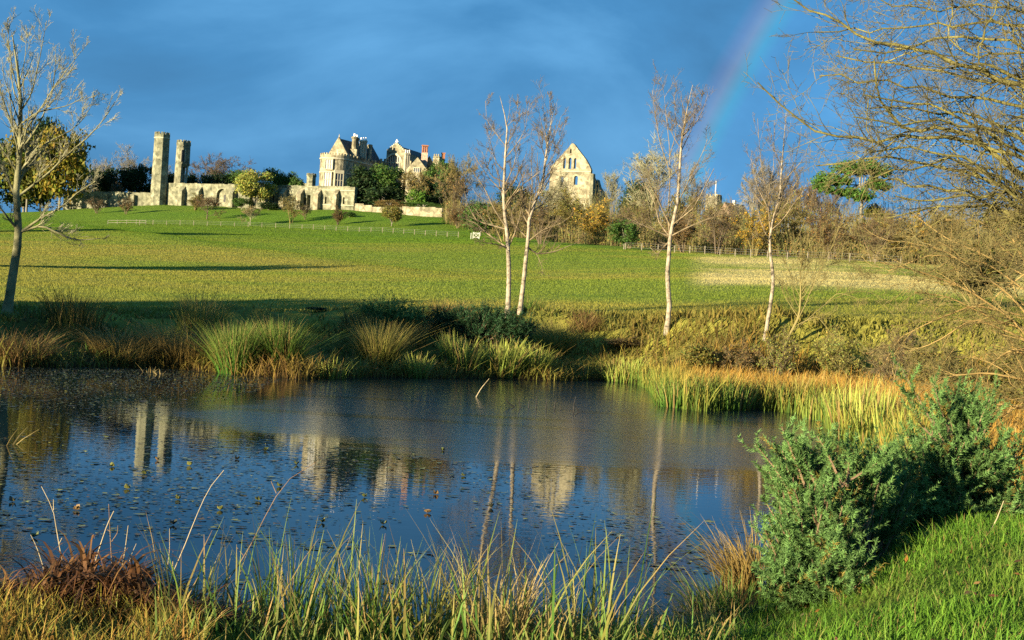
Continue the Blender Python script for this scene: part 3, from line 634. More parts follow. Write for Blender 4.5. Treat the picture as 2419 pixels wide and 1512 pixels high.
m = MB(); m.hull([(*sw[0], 24), (*sw[1], 24), (*sw[2], 24), (*sw[3], 24), (*sw[0], zsh-1.), (*sw[1], zsh-1.), (*sw[2], zsh-6), (*sw[3], zsh-6)], [[3, 2, 1, 0], [4, 5, 6, 7], [0, 1, 5, 4], [1, 2, 6, 5], [2, 3, 7, 6], [3, 0, 4, 7]]); m.build('side_wall', m_stone_old, dg)
m = MB(); q = [f(ln+.002, -.3), f(ln+1.0, -.3), f(ln+1.0, 1.6), f(ln+.002, 1.6)]; m.prism(q, 24, zsh-1.2, [f(ln+.002, -.1), f(ln+.7, -.1), f(ln+.7, 1.4), f(ln+.002, 1.4)]); m.build('corner_buttress', m_stone_old, dg)
q = [f(ln+1.2, 4), f(ln+1.2, 12), f(ln+.002, 12), f(ln+.002, 4)]
m = MB(); m.hull([(*f(ln+.002, 5), 24), (*f(ln+3.2, 5), 24), (*f(ln+3.2, 7), 24), (*f(ln+.002, 7), 24), (*f(ln+.002, 5), zsh-2.0), (*f(ln+.002, 7), zsh-2.0), (*f(ln+3.2, 5), 27.5), (*f(ln+3.2, 7), 27.5)], [[3, 2, 1, 0], [0, 1, 6, 4], [2, 3, 5, 7], [4, 6, 7, 5], [1, 2, 7, 6], [0, 4, 5, 3]]); m.build('flying_buttress', m_stone_old, dg)

# church tower with flagpole, cottage roof
p0, p1 = xy(1667, 470, 410), xy(1694, 470, 408); f = frame(p0, p1-p0); ln = float(np.linalg.norm(p1-p0)); z1 = zt(1680, 459, 410)
ctw = thing('church_tower', 'squat distant stone church tower with a flagpole, mostly behind bare trees', 'church tower', (*p0, 24))
MB().box(f, 0, ln, 0, ln, 22, z1-.6).build('tower_wall', m_stone, ctw); merlons(ctw, [f(0, 0), f(ln, 0)], z1-.599, .6, .45, .4, m_stone); merlons(ctw, [f(ln, 0), f(ln, ln)], z1-.599, .6, .45, .4, m_stone)
MB().box(f, ln-.5, ln+.35, -.35, .4, 22, z1-2.0).build('buttress', m_stone, ctw)
MB().prism(ring(f(ln*.6, ln*.5), .16, 6), z1-1, zt(1685, 428, 412)).build('flagpole', m_white, ctw)
c0 = xy(1732, 500, 300); f = frame(c0, (.75, .66)); zr = zt(1748, 478, 300)
cot = thing('cottage', 'cottage with steep brown roof almost hidden in the wood below the church', 'cottage', (*c0, 15))
MB().box(f, 0, 6, 0, 4.5, 14, zr-3.2).build('wall', m_stone, cot)
m = MB(); m.hull([(*f(-.3, -.3), zr-3.3), (*f(6.3, -.3), zr-3.3), (*f(6.3, 4.8), zr-3.3), (*f(-.3, 4.8), zr-3.3), (*f(-.3, 2.25), zr), (*f(6.3, 2.25), zr)], [[0, 1, 5, 4], [2, 3, 4, 5], [0, 4, 3], [1, 2, 5], [3, 2, 1, 0]]); m.build('roof', material('brown_roof_tile', (.14, .09, .06), (.22, .15, .10), scale=2., rough=.9), cot)
MB().box(f, 2.6, 3.2, 1.9, 2.5, zr-.5, zr+.7).build('chimney', m_white, cot)

# ------------------------------------------------------------------ fences and gate
def fence(label, pts, spacing, mat, hgt=1.0, w_=.05, rails=0):
    q = poly([(u, v, d) for u, v, d in pts], 60); w = P(q[:, 0], q[:, 1], q[:, 2]); s_ = np.concatenate([[0], np.cumsum(np.linalg.norm(np.diff(w[:, :2], axis=0), axis=1))]); k = np.arange(0, s_[-1], spacing)
    x = np.interp(k, s_, w[:, 0]); y = np.interp(k, s_, w[:, 1]); z = ground(x, y)
    fo = thing('fence', label, 'fence', (x[0], y[0], z[0])); me = None
    for i in range(len(k)):
        o = MB().box(frame((x[i], y[i]), (1, .2)), -w_, w_, -w_, w_, z[i]-.3, z[i]+hgt*float(rng.uniform(.85, 1.15))).build('post', mat, fo)
    for h_ in ((.35, .7, 1.0) if not rails else tuple(np.linspace(.4, hgt-.12, rails))):
        Pt = np.stack([x, y, z+h_], 1)[None]; V, Fq = tubes(Pt, np.full((1, len(k)), .012 if not rails else .05), 4); mk('wire' if not rails else 'rail', V, Fq, m_wire if not rails else mat, fo)
    return fo
fence('long post and wire fence at the top of the meadow below the abbey', [(330, 520, 290), (460, 524, 288), (700, 530, 284), (900, 537, 272), (1100, 546, 256)], 3.05, m_post)
fence('post and wire fence along the foot of the wood on the right', [(1478, 577, 198), (1600, 581, 190), (1800, 590, 174), (2000, 598, 163), (2135, 606, 158)], 3.3, m_post)
fence('short wooden rail fence in front of the shrubs near the golden yew', [(255, 520, 296), (345, 524, 293)], 2.4, m_bark, rails=2)
c0 = xy(1125, 552, 251); z0 = float(ground(A([c0[0]]), A([c0[1]]))[0]); f = frame(c0, (1, .1))
g = thing('gate', 'small white wooden gate with a diagonal cross at the end of the meadow fence', 'gate', (*c0, z0))
for a_ in (-.62, .5): MB().box(f, a_, a_+.12, -.06, .06, z0-.2, z0+1.25).build('gate_post', m_white, g)
for z_ in (.2, 1.02): MB().box(f, -.498, .498, -.03, .03, z0+z_, z0+z_+.12).build('rail', m_white, g)
for s_ in (-1, 1):
    v = [(*f(s_*-.48, -.05), z0+.325), (*f(s_*-.36, -.05), z0+.325), (*f(s_*.48, -.05), z0+1.015), (*f(s_*.36, -.05), z0+1.015)]; v += [(q[0], q[1]+.03*(2+s_), q[2]) for q in v]
    MB().hull(v, [[0, 1, 2, 3], [7, 6, 5, 4], [0, 4, 5, 1], [1, 5, 6, 2], [2, 6, 7, 3], [3, 7, 4, 0]]).build('brace', m_white, g)
for a_ in (-1.0,): MB().box(f, a_, a_+.1, -.05, .05, z0-.2, z0+1.05).build('gate_post', m_white, g)

# ------------------------------------------------------------------ far trees: prototypes one unit high and wide, then copies
def norm_parts(parts):
    allv = np.concatenate([p_[1] for p_ in parts]); lo, hi = np.percentile(allv, .3, 0), np.percentile(allv, 99.7, 0)
    w = max(hi[0]-lo[0], hi[1]-lo[1]); cx, cy = (lo[0]+hi[0])/2, (lo[1]+hi[1])/2
    return [(n_, (v-A([cx*0, cy*0, 0]))/A([w, w, hi[2]]), f, c, m) for n_, v, f, c, m in parts]
def proto_bare(trunk=.28, limbs=11, dens=1.0, up=.10, ang=(20, 60), thick=.022, leafy=0, stems=1, leafsize=.03):
    if stems == 1: base = poly([(0, 0, -.05), (.01, .01, trunk*.6), (-.01, .01, trunk), (.02, -.01, trunk+.34)], 7)[None]; R0 = np.linspace(thick, thick*.35, 7)[None]
    else:
        bs = []
        for i in range(stems):
            a_ = rng.uniform(0, 6.28); r_ = rng.uniform(.1, .32); bs.append(poly([(0.03*math.cos(a_), .03*math.sin(a_), -.05), (r_*.45*math.cos(a_), r_*.45*math.sin(a_), .3), (r_*math.cos(a_), r_*math.sin(a_), rng.uniform(.55, .8))], 7))
        base = A(bs); R0 = np.repeat(np.linspace(thick*.6, thick*.2, 7)[None], stems, 0)
    P1, R1 = grow(base, R0, max(3, limbs//stems), (.30 if stems == 1 else .2, 1), ang, .82 if stems == 1 else .5, -.25, .25, 6, up, .12, .55, .003)
    P2, R2 = grow(P1, R1, 7, (.2, 1), (20, 60), .5, -.35, .3, 5, up*.6, .16, .55, .0022)
    P3, R3 = grow(P2, R2, int(8*dens), (.15, 1), (20, 65), .5, -.3, .35, 3, up*.6, .18, .55, .0019)
    P4, R4 = grow(P3, R3, 5, (.1, 1), (20, 60), .6, -.2, .4, 2, up, .2, .6, .0017)
    tv = tubes(base, R0, 6); bv = join([tubes(P1, R1, 4), tubes(P2, R2, 3)]); wv = join([tubes(P3, R3, 3), tubes(P4, R4, 3)])
    parts = [('trunk', tv[0], tv[1], None, m_bark), ('branches', bv[0], bv[1], None, m_bark), ('twigs', wv[0], wv[1], None, m_twig_grey)]
    if leafy:
        tips = P4[:, -1][rng.random(len(P4)) < leafy]; tips = tips+rng.normal(size=tips.shape)*.012; V, Fq, cc = leaves(tips, leafsize); parts.append(('leaves', V, Fq, cc, l_brown))
    return norm_parts(parts)
def proto_leafy(clumps=60, per=150, lo=.18, rad=(.5, .46), lump=.17, size=.045, top=.57, trunk=.02, flatb=.0, cone=0.):
    cz = lo+(1-lo)/2
    c = unit(rng.normal(size=(clumps, 3)))*rng.uniform(.45, 1., clumps)[:, None]**.6; c = c*A([rad[0]-lump*.7, rad[0]-lump*.7, (1-lo)/2-lump*.6])
    if cone: k = 1-cone*(c[:, 2]/((1-lo)/2)+1)/2; c[:, :2] *= k[:, None]
    c[:, 2] += cz
    pos, outv = [], []
    for q in c:
        r_ = lump*rng.uniform(.55, 1.2); d_ = unit(rng.normal(size=(per, 3))); rr2 = rng.uniform(.35, 1.05, per)[:, None]
        pos.append(q+d_*rr2*r_*A([1, 1, .75])); outv.append(d_)
    pos = np.concatenate(pos); outv = np.concatenate(outv)
    V, Fq, cc = leaves(pos, size, outv, .7)
    base = poly([(0, 0, -.04), (.01, 0, .3), (0, .01, .72)], 6)[None]; R0 = np.linspace(trunk, trunk*.4, 6)[None]
    ends = c[rng.choice(len(c), min(16, len(c)), False)]; st = A([[0, 0, max(.1, .35*e_[2])] for e_ in ends]); Pb = np.stack([st, st*.5+ends*.5+A([0, 0, .03]), ends], 1); Rb = np.repeat(A([[.5, .35, .12]])*trunk, len(ends), 0)
    tv = join([tubes(base, R0, 6), tubes(Pb, Rb, 4)])
    return norm_parts([('trunk', tv[0], tv[1], None, m_bark), ('crown', V, Fq, cc, l_green)])
PROTO = {}
def reg(k, parts):
    PROTO[k] = [mk(n_, v, f, m, None, c, smooth=(c is None)) for n_, v, f, c, m in parts]
    for o in PROTO[k]: C.objects.unlink(o)
reg('bare1', proto_bare()); reg('bare2', proto_bare(trunk=.22, limbs=14, dens=1.2, up=.05, ang=(30, 70)))
reg('slim', proto_bare(trunk=.35, limbs=10, dens=.9, up=.25, ang=(15, 40), thick=.016))
reg('oak', proto_bare(trunk=.2, limbs=14, dens=.8, up=.05, ang=(25, 70), leafy=.55, leafsize=.034))
reg('shrub1', proto_bare(stems=7, limbs=30, dens=.8, up=.15, thick=.02, leafy=.25, leafsize=.03)); reg('shrub2', proto_bare(stems=9, limbs=38, dens=.8, up=.05, thick=.018, leafy=.5, leafsize=.036))
reg('round1', proto_leafy()); reg('round2', proto_leafy(clumps=34, per=140, lump=.2, size=.05, lo=.12)); reg('low', proto_leafy(clumps=40, per=100, lo=.0, size=.06, lump=.2))
reg('cone', proto_leafy(clumps=50, per=110, lo=.05, size=.05, lump=.14, cone=.65)); reg('hedge', proto_leafy(clumps=60, per=90, lo=.0, size=.045, lump=.16))
def plant(kind, name, label, cat, u, vtop, d, wpx, mats, group=None, depth=None, vbase=None, rz=None):
    pt = P(u, vtop, d); x, y = float(pt[0]), float(pt[1]); z0 = float(ground(A([x]), A([y]))[0]) if vbase is None else zt(u, vbase, d)
    hgt = float(pt[2])-z0; w = px(wpx, d)*1.28
    o = thing(name, label, cat, (x, y, z0), group); o.rotation_euler.z = float(rng.uniform(0, 6.28)) if rz is None else rz
    o.scale = (w, w if depth is None else depth, hgt)
    for src in PROTO[kind]:
        c = src.copy(); C.objects.link(c); c.parent = o
        key = src.name.split('.')[0]; mm = mats.get(key) or (mats.get('leaves') if key in ('crown',) else None)
        if mm: c.material_slots[0].link = 'OBJECT'; c.material_slots[0].material = mm
    return o
BR = lambda tw, lf=None, bk=None: {k: v for k, v in (('twigs', tw), ('leaves', lf), ('branches', bk or tw), ('trunk', bk or tw)) if v}
LF = lambda lf: {'crown': lf}
# left: yews and the trees behind the towers
plant('low', 'yew_tree', 'large golden yew tree with thick trunk left of the low wall', 'tree', 152, 300, 340, 100, LF(l_gold))
plant('low', 'yew_tree', 'dull yellow green yew half behind the pale bare tree', 'tree', 75, 298, 342, 100, LF(l_yew))
plant('round2', 'yew_tree', 'dark evergreen at the left edge behind the pale bare tree', 'tree', -10, 330, 344, 110, LF(l_dark))
plant('round1', 'dark_tree', 'dark evergreen top showing above the golden yew', 'tree', 108, 283, 352, 80, LF(l_dark))
plant('low', 'dark_tree', 'dark evergreen mass behind the trunk of the pale bare tree', 'tree', 62, 400, 352, 120, LF(l_dark))
plant('bare1', 'bare_tree', 'grey bare tree between the golden yew and the tall tower', 'tree', 312, 345, 392, 85, BR(m_twig_grey))
plant('bare2', 'bare_tree', 'smaller grey bare tree next to the golden yew', 'tree', 262, 378, 385, 75, BR(m_twig_grey))
plant('bare2', 'bare_tree', 'dome shaped purple brown bare tree right of the ruined turret', 'tree', 498, 362, 400, 118, BR(m_twig_purple, bk=m_twig_purple))
plant('bare1', 'bare_tree', 'thin grey bare tree between the two towers', 'tree', 405, 392, 396, 50, BR(m_twig_grey))
for u_, v_, w_, lb in ((225, 402, 72, 'dark evergreen bush right of the golden yew'), (285, 398, 78, 'dark evergreen bush under the grey bare tree'), (340, 390, 72, 'dark evergreen bush touching the left side of the tall tower'),
                      (408, 408, 46, 'dark evergreen between the two towers'), (465, 412, 62, 'dark evergreen bush under the purple brown bare tree'), (520, 410, 66, 'dark evergreen bush right of the purple brown bare tree'),
                      (566, 404, 58, 'evergreen bush behind the wall, left of the yellow green tree'), (640, 400, 56, 'evergreen tree just right of the yellow green tree'), (682, 408, 46, 'small evergreen behind the wall near the distant turret'), (703, 420, 34, 'lowest evergreen behind the wall beside the distant turret')):
    plant('round2' if u_ < 560 else 'round1', 'evergreen_tree', lb, 'tree', u_, v_, 372, w_, LF(l_dark if u_ < 560 else l_green), 'evergreens behind the precinct wall')
plant('shrub1', 'bare_shrub', 'small brown leafless shrub in front of the dark evergreens above the low wall', 'shrub', 275, 425, 352, 24, BR(m_twig_red, l_rust))
# shrubs and small trees in front of the wall
sh = 'small trees below the abbey wall'
plant('shrub2', 'shrub', 'thin brown shrub against the low wall', 'shrub', 300, 462, 318, 30, BR(m_twig_red, l_rust), sh); plant('shrub1', 'shrub', 'brown scrub below the low wall near the golden yew', 'shrub', 232, 468, 322, 42, BR(m_twig_purple, l_rust), sh)
plant('shrub2', 'shrub', 'brown twiggy bush at the foot of the second buttress', 'shrub', 462, 458, 326, 56, BR(m_twig_olive, l_olive), sh)
plant('oak', 'small_tree', 'small round red brown tree left of the yellow green tree', 'tree', 492, 462, 306, 62, BR(m_twig_purple, l_rust), sh)
plant('round1', 'small_tree', 'yellow green leafy tree in front of the tall wall', 'tree', 607, 404, 328, 76, LF(l_lime), sh)
plant('round2', 'dark_shrub', 'dark green shrub at the foot of the yellow green tree, left side', 'shrub', 572, 468, 327, 40, LF(l_green), sh)
plant('low', 'dark_shrub', 'dark low shrub between the yellow green tree and the small leaning tree', 'shrub', 635, 478, 326, 44, LF(l_dark), sh)
plant('oak', 'small_tree', 'tiny pale brown tree on a leaning trunk', 'tree', 594, 486, 294, 42, BR(m_twig_pale, l_brown), sh)
plant('shrub1', 'small_tree', 'olive brown feathery tree in front of the middle buttresses', 'tree', 692, 460, 298, 54, BR(m_twig_olive, l_olive), sh); plant('shrub1', 'shrub', 'thin brown shrub beside the wall doorway', 'shrub', 722, 484, 304, 30, BR(m_twig_red, l_brown), sh)
plant('shrub2', 'shrub', 'brown shrub below the last buttress of the tall wall', 'shrub', 800, 488, 292, 34, BR(m_twig_purple, l_rust), sh); plant('low', 'dark_shrub', 'small dark bush on the grass bank below the wall end', 'shrub', 826, 500, 306, 26, LF(l_green), sh)
plant('round2', 'clipped_tree', 'small round topped green tree on a thin trunk below the garden wall', 'tree', 928, 487, 286, 46, LF(l_olive), sh); plant('hedge', 'clipped_hedge', 'flat topped golden brown hedge above the garden wall', 'hedge', 921, 472, 322, 60, LF(l_brown), sh, depth=4., rz=0., vbase=494)
plant('hedge', 'clipped_hedge', 'long dark green hedge above the sunlit garden wall', 'hedge', 1000, 478, 324, 108, LF(l_green), sh, depth=3., rz=0., vbase=496)
plant('cone', 'evergreen_tree', 'dark layered cypress in front of the round wing', 'tree', 862, 392, 330, 66, LF(l_dark), 'trees before the abbey house')
plant('round1', 'evergreen_tree', 'rounded glossy holm oak in front of the great hall', 'tree', 913, 392, 334, 84, LF(l_green), 'trees before the abbey house')
plant('low', 'evergreen_tree', 'low dark evergreen mass beneath the holm oak', 'tree', 905, 440, 327, 90, LF(l_dark), 'trees before the abbey house')
plant('oak', 'brown_tree', 'brown leaved oak right of the holm oak, below the gabled block', 'tree', 990, 402, 332, 92, BR(m_twig_olive, l_brown), 'trees before the abbey house')
plant('round2', 'evergreen_tree', 'dark evergreen under the brick chimneys at the right end of the house', 'tree', 1046, 384, 342, 74, LF(l_green), 'trees before the abbey house')
plant('round2', 'dark_tree', 'dark evergreen mass under the brown oak', 'tree', 1040, 432, 332, 84, LF(l_dark), 'trees before the abbey house')
plant('low', 'bright_shrub', 'bright green shrub glowing in front of the dark trees above the garden wall', 'shrub', 985, 448, 327, 42, LF(l_bright), 'trees before the abbey house')
plant('bare2', 'bare_tree', 'brown bare tree left of the twin birches', 'tree', 1092, 368, 322, 76, BR(m_twig_olive), 'trees of the right hand wood')
# right hand wood: back trees
wd = 'trees of the right hand wood'
W = [('oak', 'brown_tree', 'brown oak between the abbey house and the twin birches', 1075, 410, 318, 74, BR(m_twig_red, l_brown)),
     ('low', 'green_bush', 'bright green laurel behind the left birch', 1140, 476, 262, 74, LF(l_green)),
     ('shrub2', 'brown_shrub', 'rust coloured shrub at the end of the meadow fence', 1085, 478, 285, 46, BR(m_twig_red, l_rust)),
     ('shrub1', 'brown_shrub', 'brown twiggy thicket behind the twin birch trunks', 1200, 462, 236, 120, BR(m_twig_olive, l_brown)),
     ('round2', 'dark_tree', 'dark evergreen left of the ruined gable', 1215, 438, 318, 70, LF(l_dark)),
     ('oak', 'brown_tree', 'olive brown tree below the left edge of the ruined gable', 1300, 440, 300, 100, BR(m_twig_olive, l_olive)),
     ('shrub2', 'brown_shrub', 'olive shrub in front of the ruined gable', 1350, 452, 252, 96, BR(m_twig_olive, l_olive)),
     ('shrub1', 'brown_shrub', 'brown thicket right of the twin birches at the meadow edge', 1285, 483, 216, 110, BR(m_twig_purple, l_brown)),
     ('bare1', 'bare_tree', 'pale bare tree standing against the right part of the ruined gable', 1322, 400, 290, 70, BR(m_twig_pale)),
     ('slim', 'bare_tree', 'slender pale bare tree right of the ruined gable', 1440, 388, 300, 46, BR(m_twig_pale)),
     ('shrub2', 'amber_shrub', 'amber leaved thicket below the slender pale tree', 1420, 470, 225, 110, BR(m_twig_olive, l_amber)),
     ('round1', 'dark_tree', 'dark evergreen with brown tips left of the single birch', 1512, 430, 275, 74, LF(l_dark)),
     ('slim', 'pale_willow', 'tall fuzzy pale willow behind the single birch', 1550, 336, 262, 120, BR(m_twig_pale, bk=m_twig_pale)),
     ('shrub1', 'brown_shrub', 'brown scrub below the dark evergreen by the single birch', 1490, 476, 205, 95, BR(m_twig_red, l_olive)),
     ('low', 'ivy_bush', 'dark green ivy clad bush at the meadow edge left of the single birch', 1478, 520, 200, 60, LF(l_green)),
     ('bare1', 'bare_tree', 'grey bare tree left of the church tower', 1655, 384, 310, 78, BR(m_twig_grey)),
     ('oak', 'brown_tree', 'olive tree in the wood right of the single birch', 1620, 455, 250, 90, BR(m_twig_olive, l_olive)),
     ('shrub2', 'brown_shrub', 'red brown scrub behind the fence right of the single birch', 1620, 488, 192, 100, BR(m_twig_red, l_rust)),
     ('shrub1', 'brown_shrub', 'dark brown thicket below the church tower', 1700, 483, 188, 110, BR(m_twig_purple, l_brown)),
     ('cone', 'dark_tree', 'small dark conifer beside the church tower', 1705, 478, 330, 26, LF(l_green)),
     ('bare2', 'bare_tree', 'large grey bare tree above the cottage roof', 1785, 376, 290, 118, BR(m_twig_grey)),
     ('bare1', 'bare_tree', 'brown bare tree right of the slender fourth birch', 1865, 395, 285, 90, BR(m_twig_red)),
     ('oak', 'brown_tree', 'purple brown tree between the slender birch and the pine', 1905, 428, 270, 80, BR(m_twig_purple, l_brown)),
     ('shrub2', 'yellow_shrub', 'yellow leaved shrub behind the slender birch', 1790, 478, 185, 84, BR(m_twig_olive, l_amber)),
     ('shrub1', 'brown_shrub', 'olive thicket behind the fence right of the slender birch', 1880, 458, 190, 110, BR(m_twig_olive, l_olive)),
     ('shrub2', 'brown_shrub', 'dark red brown scrub below the pine', 1975, 483, 178, 110, BR(m_twig_purple, l_rust)),
     ('bare2', 'bare_tree', 'grey brown bare tree left of the pine trunk', 1955, 440, 245, 80, BR(m_twig_purple)),
     ('round1', 'yellow_tree', 'rounded yellow green tree right of the pine trunk', 2062, 484, 235, 56, LF(l_yew)),
     ('slim', 'conifer', 'small spindly tree top in front of the sky right of the pine', 2108, 484, 225, 40, BR(m_twig_olive)),
     ('shrub2', 'yellow_shrub', 'golden yellow shrub behind the fence near the right end', 2150, 493, 172, 96, BR(m_twig_olive, l_amber)),
     ('shrub1', 'brown_shrub', 'red brown thicket between the pine and the golden shrub', 2070, 498, 170, 100, BR(m_twig_red, l_rust)),
     ('shrub1', 'brown_shrub', 'olive brown thicket behind the overhanging branches', 2250, 483, 168, 130, BR(m_twig_olive, l_brown)),
     ('oak', 'brown_tree', 'brown tree at the right edge behind the overhanging branches', 2380, 480, 175, 150, BR(m_twig_olive, l_olive)),
     ('shrub2', 'brown_shrub', 'dark thicket behind the willow scrub at the right edge of the pasture', 2320, 545, 62, 240, BR(m_twig_olive, l_olive))]
for k_, n_, lb, u_, v_, d_, w_, mt in W: plant(k_, n_, lb, 'shrub' if 'shrub' in k_ else 'tree', u_, v_, d_, w_, mt, wd)
# undergrowth that fills the wood's foot
q = poly([(1050, 0, 292), (1200, 0, 262), (1400, 0, 222), (1600, 0, 200), (1800, 0, 184), (2000, 0, 174), (2160, 0, 168), (2600, 0, 160)], 200)
n_ = 20000; k = rng.integers(0, 200, n_); uu = q[k, 0]+rng.uniform(-6, 6, n_); off = rng.uniform(0, 1, n_)**1.4*75+2; dd = q[k, 2]+off; b0 = P(uu, 560+0*uu, dd); b0[:, 2] = ground(b0[:, 0], b0[:, 1])
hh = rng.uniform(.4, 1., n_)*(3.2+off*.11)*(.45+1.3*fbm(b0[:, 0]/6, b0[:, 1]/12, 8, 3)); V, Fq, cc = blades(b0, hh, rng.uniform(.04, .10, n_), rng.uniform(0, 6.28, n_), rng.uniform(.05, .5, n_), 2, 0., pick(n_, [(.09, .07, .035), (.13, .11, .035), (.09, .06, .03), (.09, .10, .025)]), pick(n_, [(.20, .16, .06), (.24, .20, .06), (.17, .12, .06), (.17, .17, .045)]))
tag(mk('undergrowth', V, Fq, m_dead, None, cc), 'tangled brown undergrowth along the foot of the wood', 'undergrowth', kind='stuff')
nl = 75000; k = rng.integers(0, n_, nl); lp = b0[k]+A([1, 1, 0])*rng.normal(size=(nl, 3))*.7; lp[:, 2] += hh[k]*rng.uniform(.05, .95, nl)
V, Fq, cc = leaves(lp, np.full(nl, .30)); cc = cc*np.repeat(pick(nl, [(.18, .14, .035), (.12, .13, .025), (.20, .13, .035), (.06, .08, .02)]), 4, 0)
tag(mk('undergrowth_leaves', V, Fq, m_dead, None, cc), 'withered leaves in the undergrowth at the foot of the wood', 'undergrowth', kind='stuff')

# ------------------------------------------------------------------ umbrella pine
Z4 = lambda pts: zoom(pts, 1700, 300, 3.0973)
Dp = 232.
pb = gpix(*Z4([(1190, 800)])[0], Dp)
pine = thing('pine_tree', 'green umbrella pine with flat separate crowns standing above the right hand wood', 'tree', pb, wd)
tr_ = [P(*q, Dp) for q in Z4([(1195, 640), (1210, 560), (1200, 490), (1170, 430), (1190, 380)])]; tr_ = [pb-A([0, 0, .4])]+tr_
V, Fq = tubes(poly(tr_, 10)[None], np.linspace(.42, .16, 10)[None], 7); mk('trunk', V, Fq, m_bark, pine, smooth=True)
cl = [(1210, 335, 190, 55), (1130, 360, 90, 40), (1330, 370, 90, 35), (960, 430, 110, 60), (905, 470, 60, 45), (1060, 435, 60, 35), (1300, 430, 50, 30), (1330, 470, 90, 45), (1080, 520, 90, 35), (950, 510, 70, 25), (1180, 550, 90, 50), (1250, 310, 80, 30)]
pos = []; bp = []; br = []
for x, y, w_, h_ in cl:
    c = P(*Z4([(x, y)])[0], Dp); rx, rz_ = w_/3.0973/1.0256*Dp/F, h_/3.0973/1.0256*Dp/F; rx *= 1.25; rz_ *= 1.2; k_ = int(30*rx*rz_*14)+350
    d_ = unit(rng.normal(size=(k_, 3)))*rng.uniform(.4, 1.05, k_)[:, None]; d_[:, 2] = np.where(d_[:, 2] < 0, d_[:, 2]*.5, d_[:, 2]); pos.append(c+A([rng.normal()*0, rng.normal()*.8, 0])+d_*A([rx, rx*.8, rz_])+A([0, 0, .25])*np.sin(d_[:, :1]*9))
    s0 = poly(tr_, 10)[int(np.clip(7+rng.integers(-2, 2), 0, 9))]; bp.append(poly([s0, (s0+c)/2+A([0, 0, -.3]), c], 6)); br.append(np.linspace(.13, .05, 6))
V, Fq = tubes(A(bp), A(br), 5); mk('branches', V, Fq, m_bark, pine, smooth=True)
V, Fq, cc = leaves(np.concatenate(pos), np.full(sum(map(len, pos)), .38), None); mk('crown', V, Fq, l_pine, pine, cc)

# ------------------------------------------------------------------ trees on the far bank, limb by limb
def limbs3(plist, d, spread=.9):
    """pixel polylines -> world, leaving the trunk plane by a random slant so the crown has depth"""
    res = []
    for pts in plist:
        s_ = rng.uniform(-spread, spread); n_ = len(pts); res.append(A([P(u, v, d+s_*d*.02*i/max(1, n_-1)*1.6) for i, (u, v) in enumerate(pts)]))
    return res
def big_tree(name, label, cat, d, trunk, limbs, r0, r1, m_tr, m_lb, m_tw, group=None, nb=8, nt_=9, up=.18, ang=(20, 50), L1=.42, L2=.42, extra=8, rmin=.0035, lr=.45, K1=10, n4=4, foot=None, w=.12, jit=0., thick=()):
    if d is None: d = hit(*trunk[0], 26.)
    tp = [P(u, v, d) for u, v in trunk]; base = gp(tp[0][0], tp[0][1]); tp[0] = A([tp[0][0], tp[0][1], base[2]-.15])
    o = thing(name, label, cat, base, group)
    T = poly(tp, 16); R = np.linspace(1, 0, 16)**.8*(r0-r1)+r1; R[0] *= 1.35; V, Fq = tubes(T[None], R[None], 9); mk('trunk', V, Fq, m_tr, o, smooth=True)
    LP = limbs3(limbs, d); LB = A([poly(q, K1) for q in LP]); LB[:, 1:-1] += rng.normal(size=LB[:, 1:-1].shape)*jit; dist = A([np.abs(T-q[0]).sum(1).argmin() for q in LB]); rl = A([max(R[i]*lr, .008) for i in dist])
    for i_, f_ in enumerate(thick): rl[i_] *= f_
    LR = rl[:, None]*np.linspace(1, .22, K1)[None]
    EX, ER = grow(T[None], R[None], extra, (.3, .97), ang, .26, -.4, .3, K1, up, .07, .4, .008, .25)
    LB = np.concatenate([LB, EX]); LR = np.concatenate([LR, ER]); LR = np.maximum(LR, .007)
    V, Fq = tubes(LB, LR, 6)
    for i in range(len(LB)):
        V, Fq = tubes(LB[i:i+1], LR[i:i+1], 6); mk('limb', V, Fq, m_lb, o, smooth=True)
    src = np.concatenate([LB, T[None, np.linspace(5, 15, K1).astype(int)]]); sr_ = np.concatenate([LR, R[None, np.linspace(5, 15, K1).astype(int)]])
    P2, R2 = grow(src, sr_, nb, (.15, 1), ang, L1, -.45, .35, 6, up, w, .5, rmin*1.4)
    P3, R3 = grow(P2, R2, nt_, (.1, 1), ang, L2, -.35, .4, 4, up*.9, w*1.3, .55, rmin)
    P4, R4 = grow(P3, R3, n4, (.1, 1), (20, 55), .5, -.3, .4, 2, up*.9, w*1.6, .6, rmin*.8)
    v_ = tubes(P2, R2, 4); mk('branches', v_[0], v_[1], m_lb, o, smooth=True)
    v_ = join([tubes(P3, R3, 3), tubes(P4, R4, 3)]); mk('twigs', v_[0], v_[1], m_tw, o, smooth=True)
    return o
Z5 = lambda pts: [(x/2.041, y/2.041+19.5) for x, y in pts]
